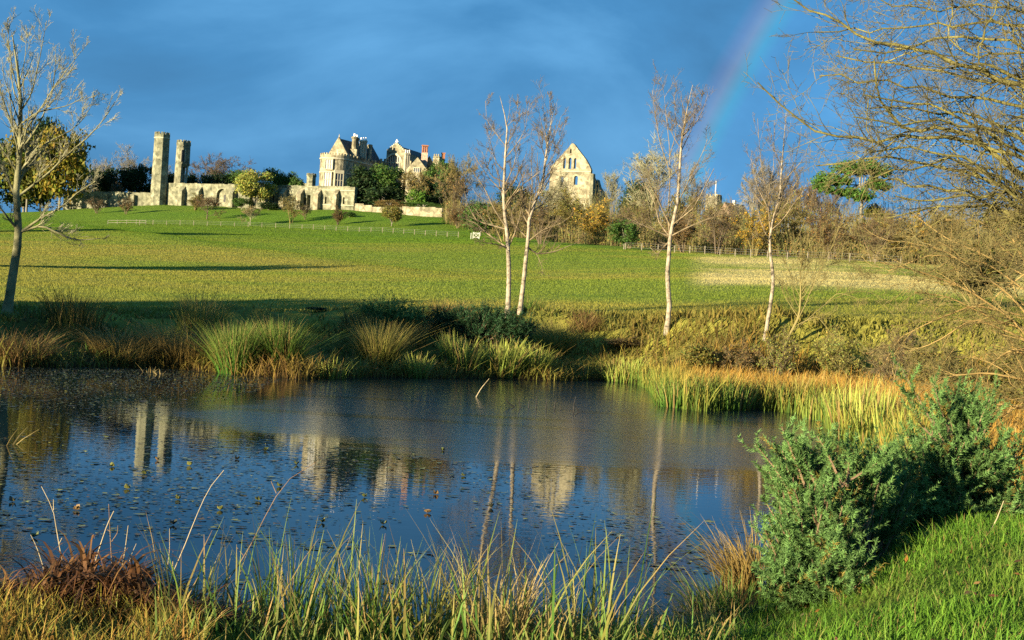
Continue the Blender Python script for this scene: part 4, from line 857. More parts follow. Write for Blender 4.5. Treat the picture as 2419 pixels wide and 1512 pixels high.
big_tree('bare_tree', 'tall bare tree with pale upper limbs and dark lower trunk at the pond', 'tree', None, Z5([(32, 1480), (60, 1300), (92, 1100), (85, 1000), (75, 900), (95, 700), (100, 450), (90, 330), (75, 230), (60, 130)]),
  [Z5(q) for q in ([(100, 1080), (200, 1010), (300, 960), (370, 890), (460, 835)], [(78, 915), (230, 800), (340, 690), (430, 620), (530, 500), (555, 450)], [(75, 910), (30, 800), (-20, 720)], [(105, 1075), (200, 1045), (290, 1090), (370, 1120), (480, 1110)],
   [(80, 1060), (30, 1000), (-30, 920)], [(100, 690), (190, 560), (255, 400), (270, 230)], [(98, 620), (200, 480), (265, 370), (390, 210)], [(97, 500), (150, 420), (190, 250), (225, 60)], [(95, 420), (60, 300), (40, 180), (45, 70)], [(95, 640), (40, 520), (10, 420), (-40, 320)],
   [(98, 560), (180, 500), (330, 470), (420, 420)], [(85, 800), (230, 640), (330, 600), (400, 540), (440, 470)], [(93, 360), (120, 250), (130, 120)], [(90, 800), (20, 690), (-50, 640)])],
  .135, .014, m_ash_bark, m_ash_bark, m_twig_pale, 'trees on the pond bank', nb=9, nt_=9, up=.13, L1=.33, extra=3, rmin=.0046, w=.1, n4=5)
bd = 'birches on the far bank'
bt = dict(m_tr=m_birch, m_lb=m_birch_limb, m_tw=m_twig_red, group=bd, rmin=.0040, up=.12, nb=9, nt_=10, lr=.45, extra=3, L1=.36, L2=.40, ang=(20, 58))
big_tree('birch_tree', 'left one of the twin white birches, straight trunk', 'tree', None, [(1199, 750), (1203, 650)]+Z3([(520, 1470), (510, 1300), (485, 1150), (480, 980), (490, 800), (497, 620), (515, 470), (510, 390), (475, 290), (450, 180)]),
  [Z3(q) for q in ([(515, 430), (580, 360), (600, 270), (595, 190)], [(500, 1270), (400, 1120), (330, 960), (240, 830), (185, 760)], [(505, 1440), (350, 1330), (250, 1240), (130, 1190)], [(500, 1290), (250, 1220), (170, 1050), (150, 920)], [(488, 800), (420, 740), (370, 560), (330, 400)],
   [(500, 600), (400, 470), (340, 380), (330, 220)], [(495, 700), (580, 600), (660, 470), (700, 230)], [(485, 1000), (570, 900), (620, 780)], [(490, 900), (380, 850), (300, 640)], [(520, 1450), (440, 1420), (260, 1390)])], .095, .008, **bt)
big_tree('birch_tree', 'right one of the twin white birches, trunk leaning right', 'tree', None, [(1227, 744), (1240, 640)]+Z3([(670, 1480), (690, 1380), (685, 1280), (700, 1150), (760, 1030), (810, 900), (825, 740), (850, 560), (880, 380), (910, 240)]),
  [Z3(q) for q in ([(690, 1250), (640, 1170), (640, 930), (650, 800)], [(695, 1385), (800, 1300), (960, 1240), (1060, 1170)], [(690, 1180), (720, 950), (710, 700), (715, 600)], [(830, 740), (890, 560), (940, 430), (960, 350)], [(685, 1370), (560, 1240), (530, 1020)], [(830, 700), (780, 560), (760, 420)],
   [(800, 920), (900, 760), (950, 640)], [(700, 1150), (850, 1060), (960, 930)], [(680, 1440), (760, 1500), (900, 1480), (1120, 1390)], [(840, 640), (830, 450), (850, 300)])], .088, .008, **bt)
big_tree('birch_tree', 'single white birch with forked crown right of the centre', 'tree', None, [(1573, 789), (1583, 725), (1575, 650), (1582, 590)]+Z3([(1862, 1400), (1865, 1330), (1890, 1240), (1930, 1080), (1945, 860), (1960, 560), (2000, 330), (2025, 220), (2055, 90)]),
  [Z3(q) for q in ([(1862, 1340), (1850, 1200), (1855, 1050), (1870, 850), (1860, 550), (1835, 370), (1820, 180)], [(1858, 1345), (1770, 1230), (1740, 1050), (1620, 850), (1560, 730)], [(1880, 1345), (2000, 1280), (2120, 1230), (2340, 1140)], [(1858, 1350), (1650, 1260), (1480, 1180)],
   [(1930, 1080), (2040, 850), (2140, 650), (2180, 540)], [(1868, 820), (1780, 560), (1740, 330), (1720, 130)], [(1955, 650), (2060, 430), (2090, 200)], [(1860, 700), (1920, 480), (1900, 150)], [(1880, 1300), (2020, 1100), (2180, 950)], [(1868, 1380), (1760, 1500), (1700, 1440)])], .092, .008, **bt)
big_tree('birch_tree', 'slender fourth birch, furthest right, with upright thin stems', 'tree', None, [(1806, 803), (1816, 742), (1828, 670), (1822, 610)]+Z4([(512, 1000), (510, 880), (512, 780), (540, 690), (590, 570), (595, 380), (620, 100), (635, -90)]),
  [Z4(q) for q in ([(512, 790), (505, 700), (500, 500), (540, 350), (545, 150), (548, -20)], [(510, 900), (430, 840), (390, 850)], [(590, 560), (660, 400), (720, 200), (750, 20)], [(500, 560), (450, 350), (430, 120), (420, -40)], [(512, 900), (430, 700), (400, 480)], [(530, 720), (640, 600), (700, 450)], [(505, 650), (420, 480), (370, 260)])], .066, .007, **{**bt, 'extra': 2, 'nb': 7, 'nt_': 7})
# leaning willow scrub beside it
Z8 = lambda pts: zoom(pts, 1600, 600, 2.7457)
big_tree('willow_shrub', 'leaning multi stemmed willow with an arching bough beside the slender birch', 'tree', None, Z8([(815, 660), (850, 600), (925, 450), (935, 300), (930, 200), (940, 60), (930, -40)]),
  [Z8(q) for q in ([(850, 610), (960, 390), (1060, 150), (1150, -10), (1190, -150)], [(880, 560), (1000, 460), (1100, 370), (1250, 290), (1400, 290), (1600, 420)], [(925, 450), (1000, 300), (1040, 100), (1060, -60)], [(930, 330), (860, 180), (820, 60)], [(1100, 370), (1180, 300), (1300, 330), (1330, 380)],
   [(930, 250), (1000, 100), (990, -60)], [(1060, 150), (1180, 90), (1300, 110), (1400, 190)], [(1250, 290), (1300, 200), (1420, 150)], [(900, 520), (1040, 450), (1130, 560), (1180, 660)], [(920, 470), (830, 330), (780, 200)])], .042, .008, m_twig_olive, m_twig_olive, m_twig_olive, 'willows at the right of the pond', rmin=.0035, nb=9, nt_=8, up=.08, extra=6)
# the big overhanging alder on the right
Z7 = lambda pts: zoom(pts, 1780, 0, 2.4394)
big_tree('alder_tree', 'large mossy alder overhanging from the right edge with dense wavy bare branches', 'tree', 13.5, [(2790, 1150), (2760, 900), (2720, 700), (2690, 520), (2660, 350), (2650, 150), (2640, -100), (2660, -350)],
  [[(2700, 590)]+Z7(q) for q in ([(1710, 1040), (1560, 930), (1450, 850), (1350, 790), (1250, 760), (1150, 760), (1030, 795), (960, 730), (900, 640), (835, 580), (850, 470), (850, 400), (825, 360)], [(1730, 960), (1560, 880), (1300, 820), (1150, 800), (1000, 810), (850, 830), (690, 835), (600, 790), (440, 740), (330, 690), (235, 610), (200, 550), (135, 487)])]+
  [[(2670, 380)]+Z7(q) for q in ([(1710, 500), (1560, 460), (1420, 390), (1300, 370), (1150, 300), (1000, 280), (850, 250), (760, 220), (640, 130), (550, 100), (450, 75), (380, 10), (300, -40)], [(1720, 480), (1430, 370), (1450, 250), (1490, 100), (1560, -30)], [(1710, 640), (1500, 580), (1300, 560), (1100, 520), (950, 470), (750, 500), (600, 440), (500, 450)])]+
  [[(2655, 200)]+Z7(q) for q in ([(1710, 150), (1500, 120), (1300, 150), (1100, 140), (950, 190), (700, 170), (480, 190)], [(1710, 300), (1400, 330), (1280, 260), (1270, 170), (1310, 50), (1280, -60)], [(1700, 60), (1400, 20), (1200, 60), (1000, 20), (850, -10)], [(1690, -60), (1400, -90), (1150, -40), (900, -90)])]+
  [[(2740, 800)]+Z7(q) for q in ([(1710, 1280), (1500, 1220), (1350, 1130), (1100, 1110), (900, 1040), (700, 1120)], [(1710, 1300), (1560, 1240), (1250, 1200), (1050, 1250), (900, 1290)], [(1710, 1160), (1500, 1060), (1300, 1000), (1100, 960), (900, 920), (600, 960), (480, 980)], [(1720, 1220), (1400, 960), (1200, 900), (1000, 870), (800, 900)], [(1710, 760), (1500, 700), (1300, 660), (1000, 640), (800, 640)], [(1720, 900), (1500, 800), (1280, 690), (1050, 590), (900, 600), (760, 560)], [(1700, 1100), (1450, 1010), (1250, 930), (1000, 1000), (800, 1060)], [(1700, 420), (1450, 480), (1200, 430), (1000, 380), (800, 390), (600, 330)], [(1700, 1200), (1400, 1150), (1150, 1180), (950, 1160)], [(1700, 820), (1450, 760), (1150, 700), (950, 740), (700, 690)], [(1700, 230), (1450, 220), (1200, 230), (950, 320), (700, 290)])],
  .14, .03, m_alder, m_alder, m_alder_twig, 'trees on the pond bank', nb=21, nt_=6, up=-.01, ang=(15, 60), L1=.24, L2=.5, extra=14, rmin=.0027, lr=.27, K1=20, n4=3, w=.22, jit=.018, thick=(1.6, 1.15, 1.4))
# willow thicket under it
big_tree('willow_shrub', 'tangled orange barked willow thicket under the overhanging alder', 'tree', 17.5, [(2560, 1040), (2520, 900), (2480, 760), (2430, 640), (2390, 560)],
  [[(2540, 950), (2400, 760), (2280, 680), (2170, 640), (2080, 620)], [(2530, 930), (2420, 800), (2300, 750), (2210, 810), (2150, 830)], [(2500, 830), (2380, 690), (2230, 590), (2130, 570)], [(2480, 760), (2300, 720), (2200, 760), (2120, 800), (2090, 860)], [(2470, 720), (2330, 620), (2200, 600), (2100, 640)], [(2545, 960), (2440, 900), (2330, 880), (2230, 890), (2170, 930)],
   [(2440, 660), (2320, 600), (2230, 560), (2150, 500)], [(2520, 900), (2390, 820), (2330, 870), (2340, 960)], [(2550, 1000), (2420, 960), (2300, 950), (2200, 920)], [(2430, 640), (2350, 700), (2290, 800), (2330, 930)], [(2400, 580), (2310, 520), (2220, 520)], [(2500, 800), (2360, 760), (2240, 700), (2160, 690)]], .06, .012, m_willow, m_willow, m_twig_olive, 'willows at the right of the pond', nb=14, nt_=8, up=-.01, ang=(15, 65), L1=.32, L2=.5, extra=14, rmin=.0028, lr=.5, K1=14, w=.16)

for o in bpy.data.objects:
    if o.name.split('.')[0] in ('branches', 'twigs', 'leaves', 'crown') and o.type == 'MESH': o['kind'] = 'stuff'

# ------------------------------------------------------------------ trees outside the picture on the left, whose shade falls on the bank and meadow
def offtree(kind, label, x, y, hgt, wid, mats):
    z0 = float(ground(A([x]), A([y]))[0]); o = thing('shade_tree', label, 'tree', (x, y, z0), 'trees beyond the left edge'); o.scale = (wid, wid, hgt)
    for src in PROTO[kind]:
        c = src.copy(); C.objects.link(c); c.parent = o; mm = mats.get(src.name.split('.')[0])
        if mm: c.material_slots[0].link = 'OBJECT'; c.material_slots[0].material = mm
offtree('round2', 'dense evergreen beyond the left edge, nearest the pond', -30.2, 16.0, 5.9, 7.5, LF(l_dark)); offtree('round1', 'dense evergreen beyond the left edge, middle of three', -34.5, 20.0, 7.7, 8.5, LF(l_dark)); offtree('round2', 'dense evergreen beyond the left edge, furthest from the pond', -38.5, 25.0, 8.2, 9.0, LF(l_dark))
offtree('low', 'lone evergreen far left beside the meadow', -58, 72, 12.5, 7, LF(l_green)); offtree('low', 'broad evergreen far left at the top of the meadow', -98, 190, 15, 11, LF(l_green))

# ------------------------------------------------------------------ meadow and bank grass
m_sward = material('meadow_sward', None, attr=True, transl=.45, rough=.8, spec=.05)
n_ = 600000
y = rng.uniform(47, 305, n_)**1.0; t = rng.uniform(-.47, .47, n_); x = t*y; z = ground(x, y)
dE = np.interp(t, TAB[2][0], TAB[2][1]); k = (y < dE+60*(t < .0)+4); x, y, z, t = x[k], y[k], z[k], t[k]; n_ = len(x)
bc_ = gcol(x, y)*rng.uniform(.86, 1.16, n_)[:, None]
a_ = rng.uniform(0, 6.28, n_); wv = np.stack([np.cos(a_), np.sin(a_), 0*a_], 1)*(.00034*y*rng.uniform(.6, 1.4, n_)+.006)[:, None]; b_ = np.stack([x, y, z-.02], 1); tp_ = b_+np.stack([rng.normal(size=n_)*.03, rng.normal(size=n_)*.03, rng.uniform(.05, .12, n_)*(.7+.7*fbm(x/4, y/4, 6, 2))], 1)
V = np.stack([b_-wv, b_+wv, tp_], 1).reshape(-1, 3); Fq = np.arange(3*n_).reshape(-1, 3); cc = np.repeat(bc_, 3, 0)
tag(mk('meadow_grass', V, Fq, m_sward, None, cc), 'short green and straw coloured grass of the sloping meadow', 'grass', kind='stuff')
n_ = 90000
y = rng.uniform(27, 49, n_); t = rng.uniform(-.47, .47, n_); x = t*y; s_ = pond_sd(x, y); t_ = t
k = (s_ > .25) & ((t < .09) | (y > 37.5)) & (rng.random(n_) < np.clip(fbm(x/1.6, y/1.0, 15, 3)*3.4-1.0+np.clip((x/y-.03)/.06, 0, .35), .04, 1)+np.clip((s_-6)/3, 0, 1)); x, y, s_ = x[k], y[k], s_[k]; z = ground(x, y); n_ = len(x)
up_ = np.clip((s_-2)/6, 0, 1)[:, None]
gold = np.clip((x/y-.03)/.06, 0, 1)[:, None]; c_ = (pick(n_, [(.07, .13, .02), (.10, .14, .025), (.16, .13, .04), (.20, .15, .05), (.09, .06, .025)], [3, 3, 2, 1.2, 1])*(1-gold*.75)+gold*.75*pick(n_, [(.30, .18, .04), (.24, .15, .045), (.16, .14, .03), (.14, .08, .03)]))*(1-up_)+up_*gcol(x, y)*rng.uniform(.7, 1.25, n_)[:, None]
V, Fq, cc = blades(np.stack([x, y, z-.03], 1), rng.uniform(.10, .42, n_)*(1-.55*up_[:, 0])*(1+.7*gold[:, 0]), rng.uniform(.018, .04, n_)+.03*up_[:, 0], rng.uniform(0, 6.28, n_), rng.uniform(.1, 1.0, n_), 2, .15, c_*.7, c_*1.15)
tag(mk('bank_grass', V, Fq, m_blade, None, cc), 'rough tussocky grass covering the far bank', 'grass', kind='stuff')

# ------------------------------------------------------------------ rush tussocks and reeds along the far shore
COL = {'green': ((.05, .15, .018), (.17, .23, .045)), 'yellow': ((.09, .14, .018), (.34, .28, .07)), 'straw': ((.15, .10, .025), (.38, .26, .08)), 'brown': ((.09, .05, .02), (.22, .13, .05)), 'dark': ((.03, .05, .012), (.13, .11, .03)), 'lime': ((.11, .19, .03), (.38, .40, .08)), 'tan': ((.20, .14, .05), (.48, .36, .14))}
def tussock(name, label, cat, base, hgt, rad, n_, ck, lean=(.1, .75), wid=.012, droop=(0., .25), group=None, K=4, mat=None, az=None):
    o = thing(name, label, cat, base, group); a_ = rng.uniform(0, 6.28, n_) if az is None else rng.normal(az[0], az[1], n_); r_ = rad*np.sqrt(rng.random(n_)); b_ = A(base)+np.stack([r_*np.cos(a_), r_*np.sin(a_), 0*r_], 1)
    b_[:, 2] = np.maximum(ground(b_[:, 0], b_[:, 1]), -.12)-.03
    h_ = hgt*rng.uniform(.55, 1.08, n_); ln = rng.uniform(*lean, n_)*(.35+.65*r_/rad); c0 = pick(n_, [COL[ck][0]]); c1 = pick(n_, [COL[ck][1]]); bent = rng.random(n_) < .12; ln = np.where(bent, ln*1.8+.3, ln)
    k = rng.random(n_) < .22; c0[k] = pick(k.sum(), [(.17, .11, .035)]); c1[k] = pick(k.sum(), [(.36, .26, .09)])
    V, Fq, cc = blades(b_, h_, rng.uniform(.7, 1.3, n_)*wid, a_+rng.normal(size=n_)*.5, ln, K, rng.uniform(*droop, n_), c0, c1); mk('leaves', V, Fq, mat or m_blade, o, cc)
    return o
rg = 'rush tussocks along the far shore'
for u_, v_, h_, r_, n_, ck, ln, dr, lb in (
    (20, 862, 1.0, .8, 700, 'brown', (.3, 1.2), (.1, .5), 'dark brown sedge tussock at the left edge below the bare tree'),
    (285, 864, .95, .75, 800, 'straw', (.4, 1.4), (.2, .55), 'drooping straw coloured sedge tussock, leftmost on the sunlit shore edge'),
    (170, 850, 1.1, .7, 500, 'dark', (.1, .8), (0, .3), 'dark shaded rush tussock left of the drooping sedge'),
    (425, 868, 1.25, .85, 1100, 'straw', (.3, 1.3), (.1, .5), 'large golden brown sedge tussock left of the two green rushes'),
    (470, 862, 1.15, .6, 500, 'yellow', (.1, .8), (0, .2), 'tall olive rush behind the large golden brown tussock'),
    (553, 882, 1.25, .42, 1500, 'green', (.1, .75), (0, .1), 'bright green upright rush, left of two at the water'),
    (660, 886, 1.2, .42, 1500, 'green', (.1, .85), (0, .1), 'bright green upright rush, right of two at the water'),
    (610, 876, 1.05, .5, 500, 'yellow', (.1, .8), (0, .2), 'yellowish rush between and behind the two green rushes'),
    (890, 884, 1.3, .45, 1500, 'yellow', (.15, .85), (0, .15), 'tall yellow green rush left of the dark gorse'),
    (845, 874, .95, .5, 500, 'dark', (.1, .8), (0, .2), 'olive rush clump just left of the tall yellow green rush'),
    (960, 876, .95, .45, 500, 'straw', (.2, 1.), (0, .3), 'straw rush leaning right beside the tall yellow green rush'),
    (1305, 886, 1.05, .5, 800, 'yellow', (.2, 1.1), (.05, .3), 'arching yellow green sedge tussock over a dark hollow in the bank'),
    (1240, 868, .8, .4, 400, 'green', (.2, 1.), (0, .3), 'small green rush tuft left of the arching sedge'),
    (1060, 868, .8, .6, 600, 'straw', (.2, 1.2), (.1, .5), 'withered brown sedge below the dark gorse'),
    (1375, 884, .7, .5, 500, 'brown', (.2, 1.2), (.1, .5), 'withered brown sedge at the right end of the far shore')):
    p = onwater(u_, v_); tussock('rush_tussock', lb, 'rush', (p[0], p[1], max(0., float(ground(A([p[0]]), A([p[1]]))[0]))), h_, r_, n_, ck, ln, .014, dr, rg)
for u_, v_, h_, r_, n_, lb in ((775, 893, .6, .42, 60, 'sparse pale reed shoots standing in the water right of the green rushes'), (985, 892, .75, .3, 140, 'small clump of pale green reed leaves right of the tall yellow green rush'), (1085, 889, 1.0, .55, 420, 'yellow green reed leaves at the water below the gorse, left clump'),
                              (1180, 892, 1.1, .55, 520, 'yellow green reed leaves at the water below the gorse, middle clump'), (1262, 895, 1.0, .4, 320, 'yellow green reed leaves beside the arching sedge'), (1470, 902, .65, .7, 420, 'low bright green reed patch where the golden reed bed begins')):
    p = onwater(u_, v_); tussock('reed_clump', lb, 'reeds', (p[0], p[1], 0.), h_, r_, n_, 'lime', (.05, .55), .035, (0, .25), 'reed clumps at the water', 4)
for u_, v_, h_, n_, lb in ((90, 866, .35, 12, 'tiny pale shoots at the left end of the far shore'), (145, 868, .4, 14, 'bent pale shoots at the shore below the shaded rush'), (355, 880, .35, 10, 'single pale shoot standing in the weed before the golden brown tussock'), (380, 885, .3, 10, 'small fan of pale shoots in the weed'), (8, 1050, .42, 7, 'yellow reed tip standing alone in the water at the left edge')):
    p = onwater(u_, v_); tussock('reed_shoot', lb, 'reeds', (p[0], p[1], 0.), h_, .10, n_, 'tan', (.1, .9), .028, (0, .4), 'lone shoots in the water', 3)
# mixed sedge fringe that joins the tussocks along the far shore
n_ = 60000; u_ = rng.uniform(-80, 1480, n_); d_ = rng.uniform(29, 45, n_); b0 = P(u_, 880+0*u_, d_); x, y = b0[:, 0], b0[:, 1]; s_ = pond_sd(x, y); pat = fbm(x/1.1, y/1.6, 61, 3)
k = (s_ > -.12) & (s_ < .35+2.6*np.clip(pat-.22, 0, 1)) & (rng.random(n_) < .85); x, y, s_, pat = x[k], y[k], s_[k], pat[k]; n_ = len(x); z = np.maximum(ground(x, y), -.08); ck = vnoise(x/1.4, y/1.4, 62)[:, None]
c1 = pick(n_, [(.40, .27, .06), (.30, .19, .05), (.20, .11, .04)])*(1-ck)+ck*pick(n_, [(.24, .28, .05), (.34, .32, .06), (.30, .20, .05)]); hh = rng.uniform(.2, .72, n_)*(.5+1.1*pat)
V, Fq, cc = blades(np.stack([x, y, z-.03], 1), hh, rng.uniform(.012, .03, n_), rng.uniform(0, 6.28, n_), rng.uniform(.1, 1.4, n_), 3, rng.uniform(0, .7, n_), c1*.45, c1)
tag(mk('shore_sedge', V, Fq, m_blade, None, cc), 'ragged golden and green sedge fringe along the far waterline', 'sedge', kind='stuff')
# golden reed bed
n_ = 60000; u_ = rng.uniform(1380, 2620, n_); d_ = rng.uniform(13, 41, n_); b0 = P(u_, 880+0*u_, d_); x, y = b0[:, 0], b0[:, 1]; s_ = pond_sd(x, y)
k = (s_ > -.25) & (y > 14.5) & ((x/y > .1) | ((s_ < 2.4) & (x/y > .04))) & (y < 40.5+1.2*np.sin(x)+5*(x/y < .115)); x, y, s_ = x[k], y[k], s_[k]; n_ = len(x); z = np.maximum(ground(x, y), -.1)
front = np.clip(1-s_/1.3+.7*(fbm(x/1.2, y/1.2, 55, 2)-.45), 0, 1)
c0 = pick(n_, [(.14, .12, .025), (.20, .13, .03)])*(1-front)[:, None]+front[:, None]*pick(n_, [(.06, .12, .015), (.10, .14, .02)])
c1 = pick(n_, [(.55, .29, .05), (.48, .24, .045), (.40, .27, .055), (.50, .33, .10)])*(1-front)[:, None]+front[:, None]*pick(n_, [(.30, .28, .05), (.40, .30, .06), (.12, .18, .03), (.08, .14, .025)])
hh = (rng.uniform(.45, .9, n_)+.05*front*rng.random(n_))*(.75+.5*fbm(x/1.2, y/1.2, 66, 2))
V, Fq, cc = blades(np.stack([x, y, z-.03], 1), hh, rng.uniform(.012, .03, n_), rng.normal(.3, 1.6, n_), rng.uniform(.1, .9, n_)*(1-.5*front), 3, rng.uniform(0, .5, n_)*(1-.6*front), c0, c1)
tag(mk('reed_bed', V, Fq, m_blade, None, cc), 'golden autumn reed bed along the right shore of the pond', 'reeds', kind='stuff')
for u_, v_, h_, r_, n_, ck, lb in ((1610, 962, .7, .55, 200, 'green', 'dark green reed clump at the tip of the reed bed'), (1720, 966, .7, .5, 140, 'green', 'dark green reeds in the shaded front of the reed bed'), (1860, 972, .75, .5, 120, 'yellow', 'yellowish reeds in front of the reed bed middle'),
                                  (2010, 1035, 1.1, .38, 110, 'lime', 'tallest bright lime reed leaves at the water in front of the reed bed'), (2075, 1052, 1.0, .4, 110, 'lime', 'bright lime reed leaves left of the gorse leader'), (2150, 1085, .9, .5, 130, 'lime', 'lime reed leaves close behind the large gorse'), (1940, 992, .8, .4, 80, 'lime', 'lime reed leaves at the corner of the reed bed')):
    p = onwater(u_, v_); tussock('reed_clump', lb, 'reeds', (p[0], p[1], max(0, float(ground(A([p[0]]), A([p[1]]))[0]))), h_, r_, n_, ck, (.03, .4), .032, (0, .15), 'green reeds fronting the reed bed', 4)

# bushes on the right bank
bk = 'bushes on the right bank'
for k_, n2_, lb, u_, v_, d_, w_, mt in (('shrub2', 'sallow_bush', 'sallow bush with small pale yellow green leaves right of the slender birch', 1990, 772, 39.5, 110, BR(m_twig_olive, l_sallow)), ('shrub1', 'bramble', 'red brown leafless bramble beside the sallow bush', 2110, 770, 38, 130, BR(m_twig_red, l_rust)), ('shrub2', 'bramble', 'brown bramble at the foot of the slender birch', 1740, 800, 39.5, 90, BR(m_twig_red, l_brown)),
                                   ('shrub2', 'sallow_bush', 'thin yellow leaved bush left of the sallow', 1840, 770, 39, 80, BR(m_twig_red, l_sallow)), ('shrub1', 'olive_bush', 'olive scrub below the willow thicket', 2230, 790, 33, 170, BR(m_twig_olive, l_olive)), ('shrub2', 'olive_bush', 'yellowish scrub at the right edge under the willow thicket', 2380, 770, 27, 230, BR(m_twig_olive, l_olive)), ('low', 'green_bush', 'small dark bush on the shaded bank above the green rushes', 748, 725, 42, 42, LF(l_dark)),
                                   ('shrub2', 'bramble', 'low brown bramble under the single birch', 1480, 795, 44.5, 110, BR(m_twig_purple, l_brown)), ('low', 'green_bush', 'low mossy hummock right of the single birch base', 1650, 812, 39.5, 70, LF(l_olive))):
    plant(k_, n2_, lb, 'bush', u_, v_, d_, w_, mt, bk)

# ------------------------------------------------------------------ gorse
m_darkstem = material('dark_dry_stem', (.10, .06, .035), (.24, .16, .09), scale=5., rough=.8)
def gorse(name, label, base, lobes, leaders, mat, nst=70, nsub=11, needles=58, nl=.027, nw=.0055, sl=.125, group=None):
    base = A(base); o = thing(name, label, 'gorse', base, group); st = []; lead_n = 0
    for (c, r_) in lobes:
        k_ = max(8, int(nst*np.prod(r_)**(1/3.)/.35)); d_ = unit(rng.normal(size=(k_, 3))*A([1, 1, .9])+A([0, -.25, .35])); tip = A(c)+d_*A(r_)*rng.uniform(.55, 1.0, k_)[:, None]; tip[:, 2] = np.maximum(tip[:, 2], ground(tip[:, 0], tip[:, 1])+.05)
        s0 = base*.6+A(c)*.4; s0 = np.repeat(s0[None], k_, 0)+rng.normal(size=(k_, 3))*.05; s0[:, 2] = base[2]; mid = s0*.45+tip*.55+rng.normal(size=(k_, 3))*.04
        st.append(np.stack([s0*.8+mid*.2, mid, mid*.4+tip*.6+rng.normal(size=(k_, 3))*.02, tip, tip+unit(tip-mid)*.12+A([0, 0, .05])], 1))
    for ld in leaders: lead_n += 1; st.append(poly(ld, 5)[None])
    st = np.concatenate(st); R = np.repeat(np.linspace(.011, .003, 5)[None], len(st), 0); V, Fq = tubes(st, R, 4); mk('stems', V, Fq, m_darkstem, o)
    lead = np.repeat(st[len(st)-lead_n:], 4, 0) if lead_n else st[:0]
    P2, R2 = grow(st, R, nsub, (.35, 1), (20, 70), sl, -.1, .7, 5, .18, .2, .5, .002, absl=1.); V, Fq = tubes(P2[:, ::2], R2[:, ::2], 3); mk('shoots', V, Fq, mat, o, np.ones((len(V), 3))*.8)
    allp = np.concatenate([P2, np.concatenate([st[:, 2:3], st[:, 2:3]*.5+st[:, 3:4]*.5, st[:, 3:4], st[:, 3:4]*.5+st[:, 4:5]*.5, st[:, 4:5]], 1)])
    allp = np.concatenate([allp, lead]); M = len(allp); idx = np.repeat(np.arange(M), needles); tt = rng.uniform(.08, 1., len(idx))*4; i = np.minimum(tt.astype(int), 3); w = (tt-i)[:, None]; pos = allp[idx, i]*(1-w)+allp[idx, i+1]*w; tan = unit(allp[idx, i+1]-allp[idx, i])
    rv = rng.normal(size=pos.shape); perp = unit(rv-(rv*tan).sum(1)[:, None]*tan); d_ = unit(perp*.85+tan*.6); sd = unit(np.cross(d_, rng.normal(size=pos.shape)))*nw*.5*rng.uniform(.7, 1.4, len(pos))[:, None]; L_ = (nl*rng.uniform(.6, 1.3, len(pos)))[:, None]
    V = np.stack([pos-sd, pos+sd, pos+d_*L_], 1).reshape(-1, 3); g = rng.uniform(.55, 1.35, M)[idx][:, None]*rng.uniform(.8, 1.2, (len(idx), 1))*A([1, 1, 1])
    dead = (rng.random(M) < .05)[idx][:, None]; g = np.where(dead, g*A([1.5, .62, .5]), g); mk('spines', V, np.arange(len(V)).reshape(-1, 3), mat, o, np.repeat(g, 3, 0))
    return o
def pp(lst, d): return [P(u, v, d) for u, v in lst]
b1 = gpix(1960, 1400, 7.9)
gorse('gorse_bush', 'bushy green gorse at the water edge, lower left of two', b1, [(P(1920, 1280, 7.7), (.26, .28, .24)), (P(2000, 1190, 8.1), (.26, .28, .17)), (P(1890, 1170, 8.0), (.15, .2, .16)), (P(1960, 1385, 7.4), (.20, .2, .08)), (P(2080, 1230, 8.3), (.16, .22, .13)), (P(1860, 1390, 7.5), (.08, .15, .08))],
      [pp(q, 7.8) for q in ([(1900, 1250), (1850, 1130), (1785, 1050)], [(1920, 1200), (1880, 1090), (1845, 1005)], [(1940, 1180), (1900, 1080), (1880, 1050)], [(1990, 1150), (1950, 1060), (1930, 1030)], [(2000, 1150), (2010, 1070), (1990, 1050)], [(1980, 1150), (2080, 1090), (2100, 1060)])], l_gorse, nst=78, group='gorse bushes')
b2 = gpix(2270, 1280, 9.0)
gorse('gorse_bush', 'taller dense gorse with long leader shoots, right of two', b2, [(P(2200, 1140, 9.0), (.34, .34, .24)), (P(2300, 1150, 9.1), (.28, .32, .27)), (P(2260, 1030, 9.3), (.17, .22, .16)), (P(2140, 1180, 8.7), (.16, .22, .12)), (P(2350, 1230, 9.0), (.14, .22, .14)), (P(2200, 1240, 8.8), (.24, .2, .10))],
      [pp(q, 9.0) for q in ([(2250, 1080), (2180, 960), (2128, 868)], [(2260, 1060), (2220, 960), (2205, 905)], [(2300, 1060), (2320, 980), (2345, 930)], [(2230, 1060), (2170, 1000), (2150, 930)], [(2240, 1050), (2240, 980), (2220, 930)], [(2300, 1080), (2330, 1010), (2350, 960)], [(2330, 1080), (2370, 1040), (2385, 1030)])], l_gorse, nst=78, group='gorse bushes')
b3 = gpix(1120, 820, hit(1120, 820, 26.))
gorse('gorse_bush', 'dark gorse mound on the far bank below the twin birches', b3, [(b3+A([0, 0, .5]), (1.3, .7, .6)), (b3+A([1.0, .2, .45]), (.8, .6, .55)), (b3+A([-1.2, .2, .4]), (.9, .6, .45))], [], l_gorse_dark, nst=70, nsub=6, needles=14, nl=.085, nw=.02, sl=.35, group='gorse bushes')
b4 = gpix(930, 790, hit(930, 790, 26.))
gorse('gorse_bush', 'grey green gorse left of the dark mound on the far bank', b4, [(b4+A([0, 0, .4]), (.9, .6, .45)), (b4+A([-.7, .1, .3]), (.5, .5, .4))], [], l_gorse, nst=55, nsub=6, needles=14, nl=.085, nw=.02, sl=.35, group='gorse bushes')

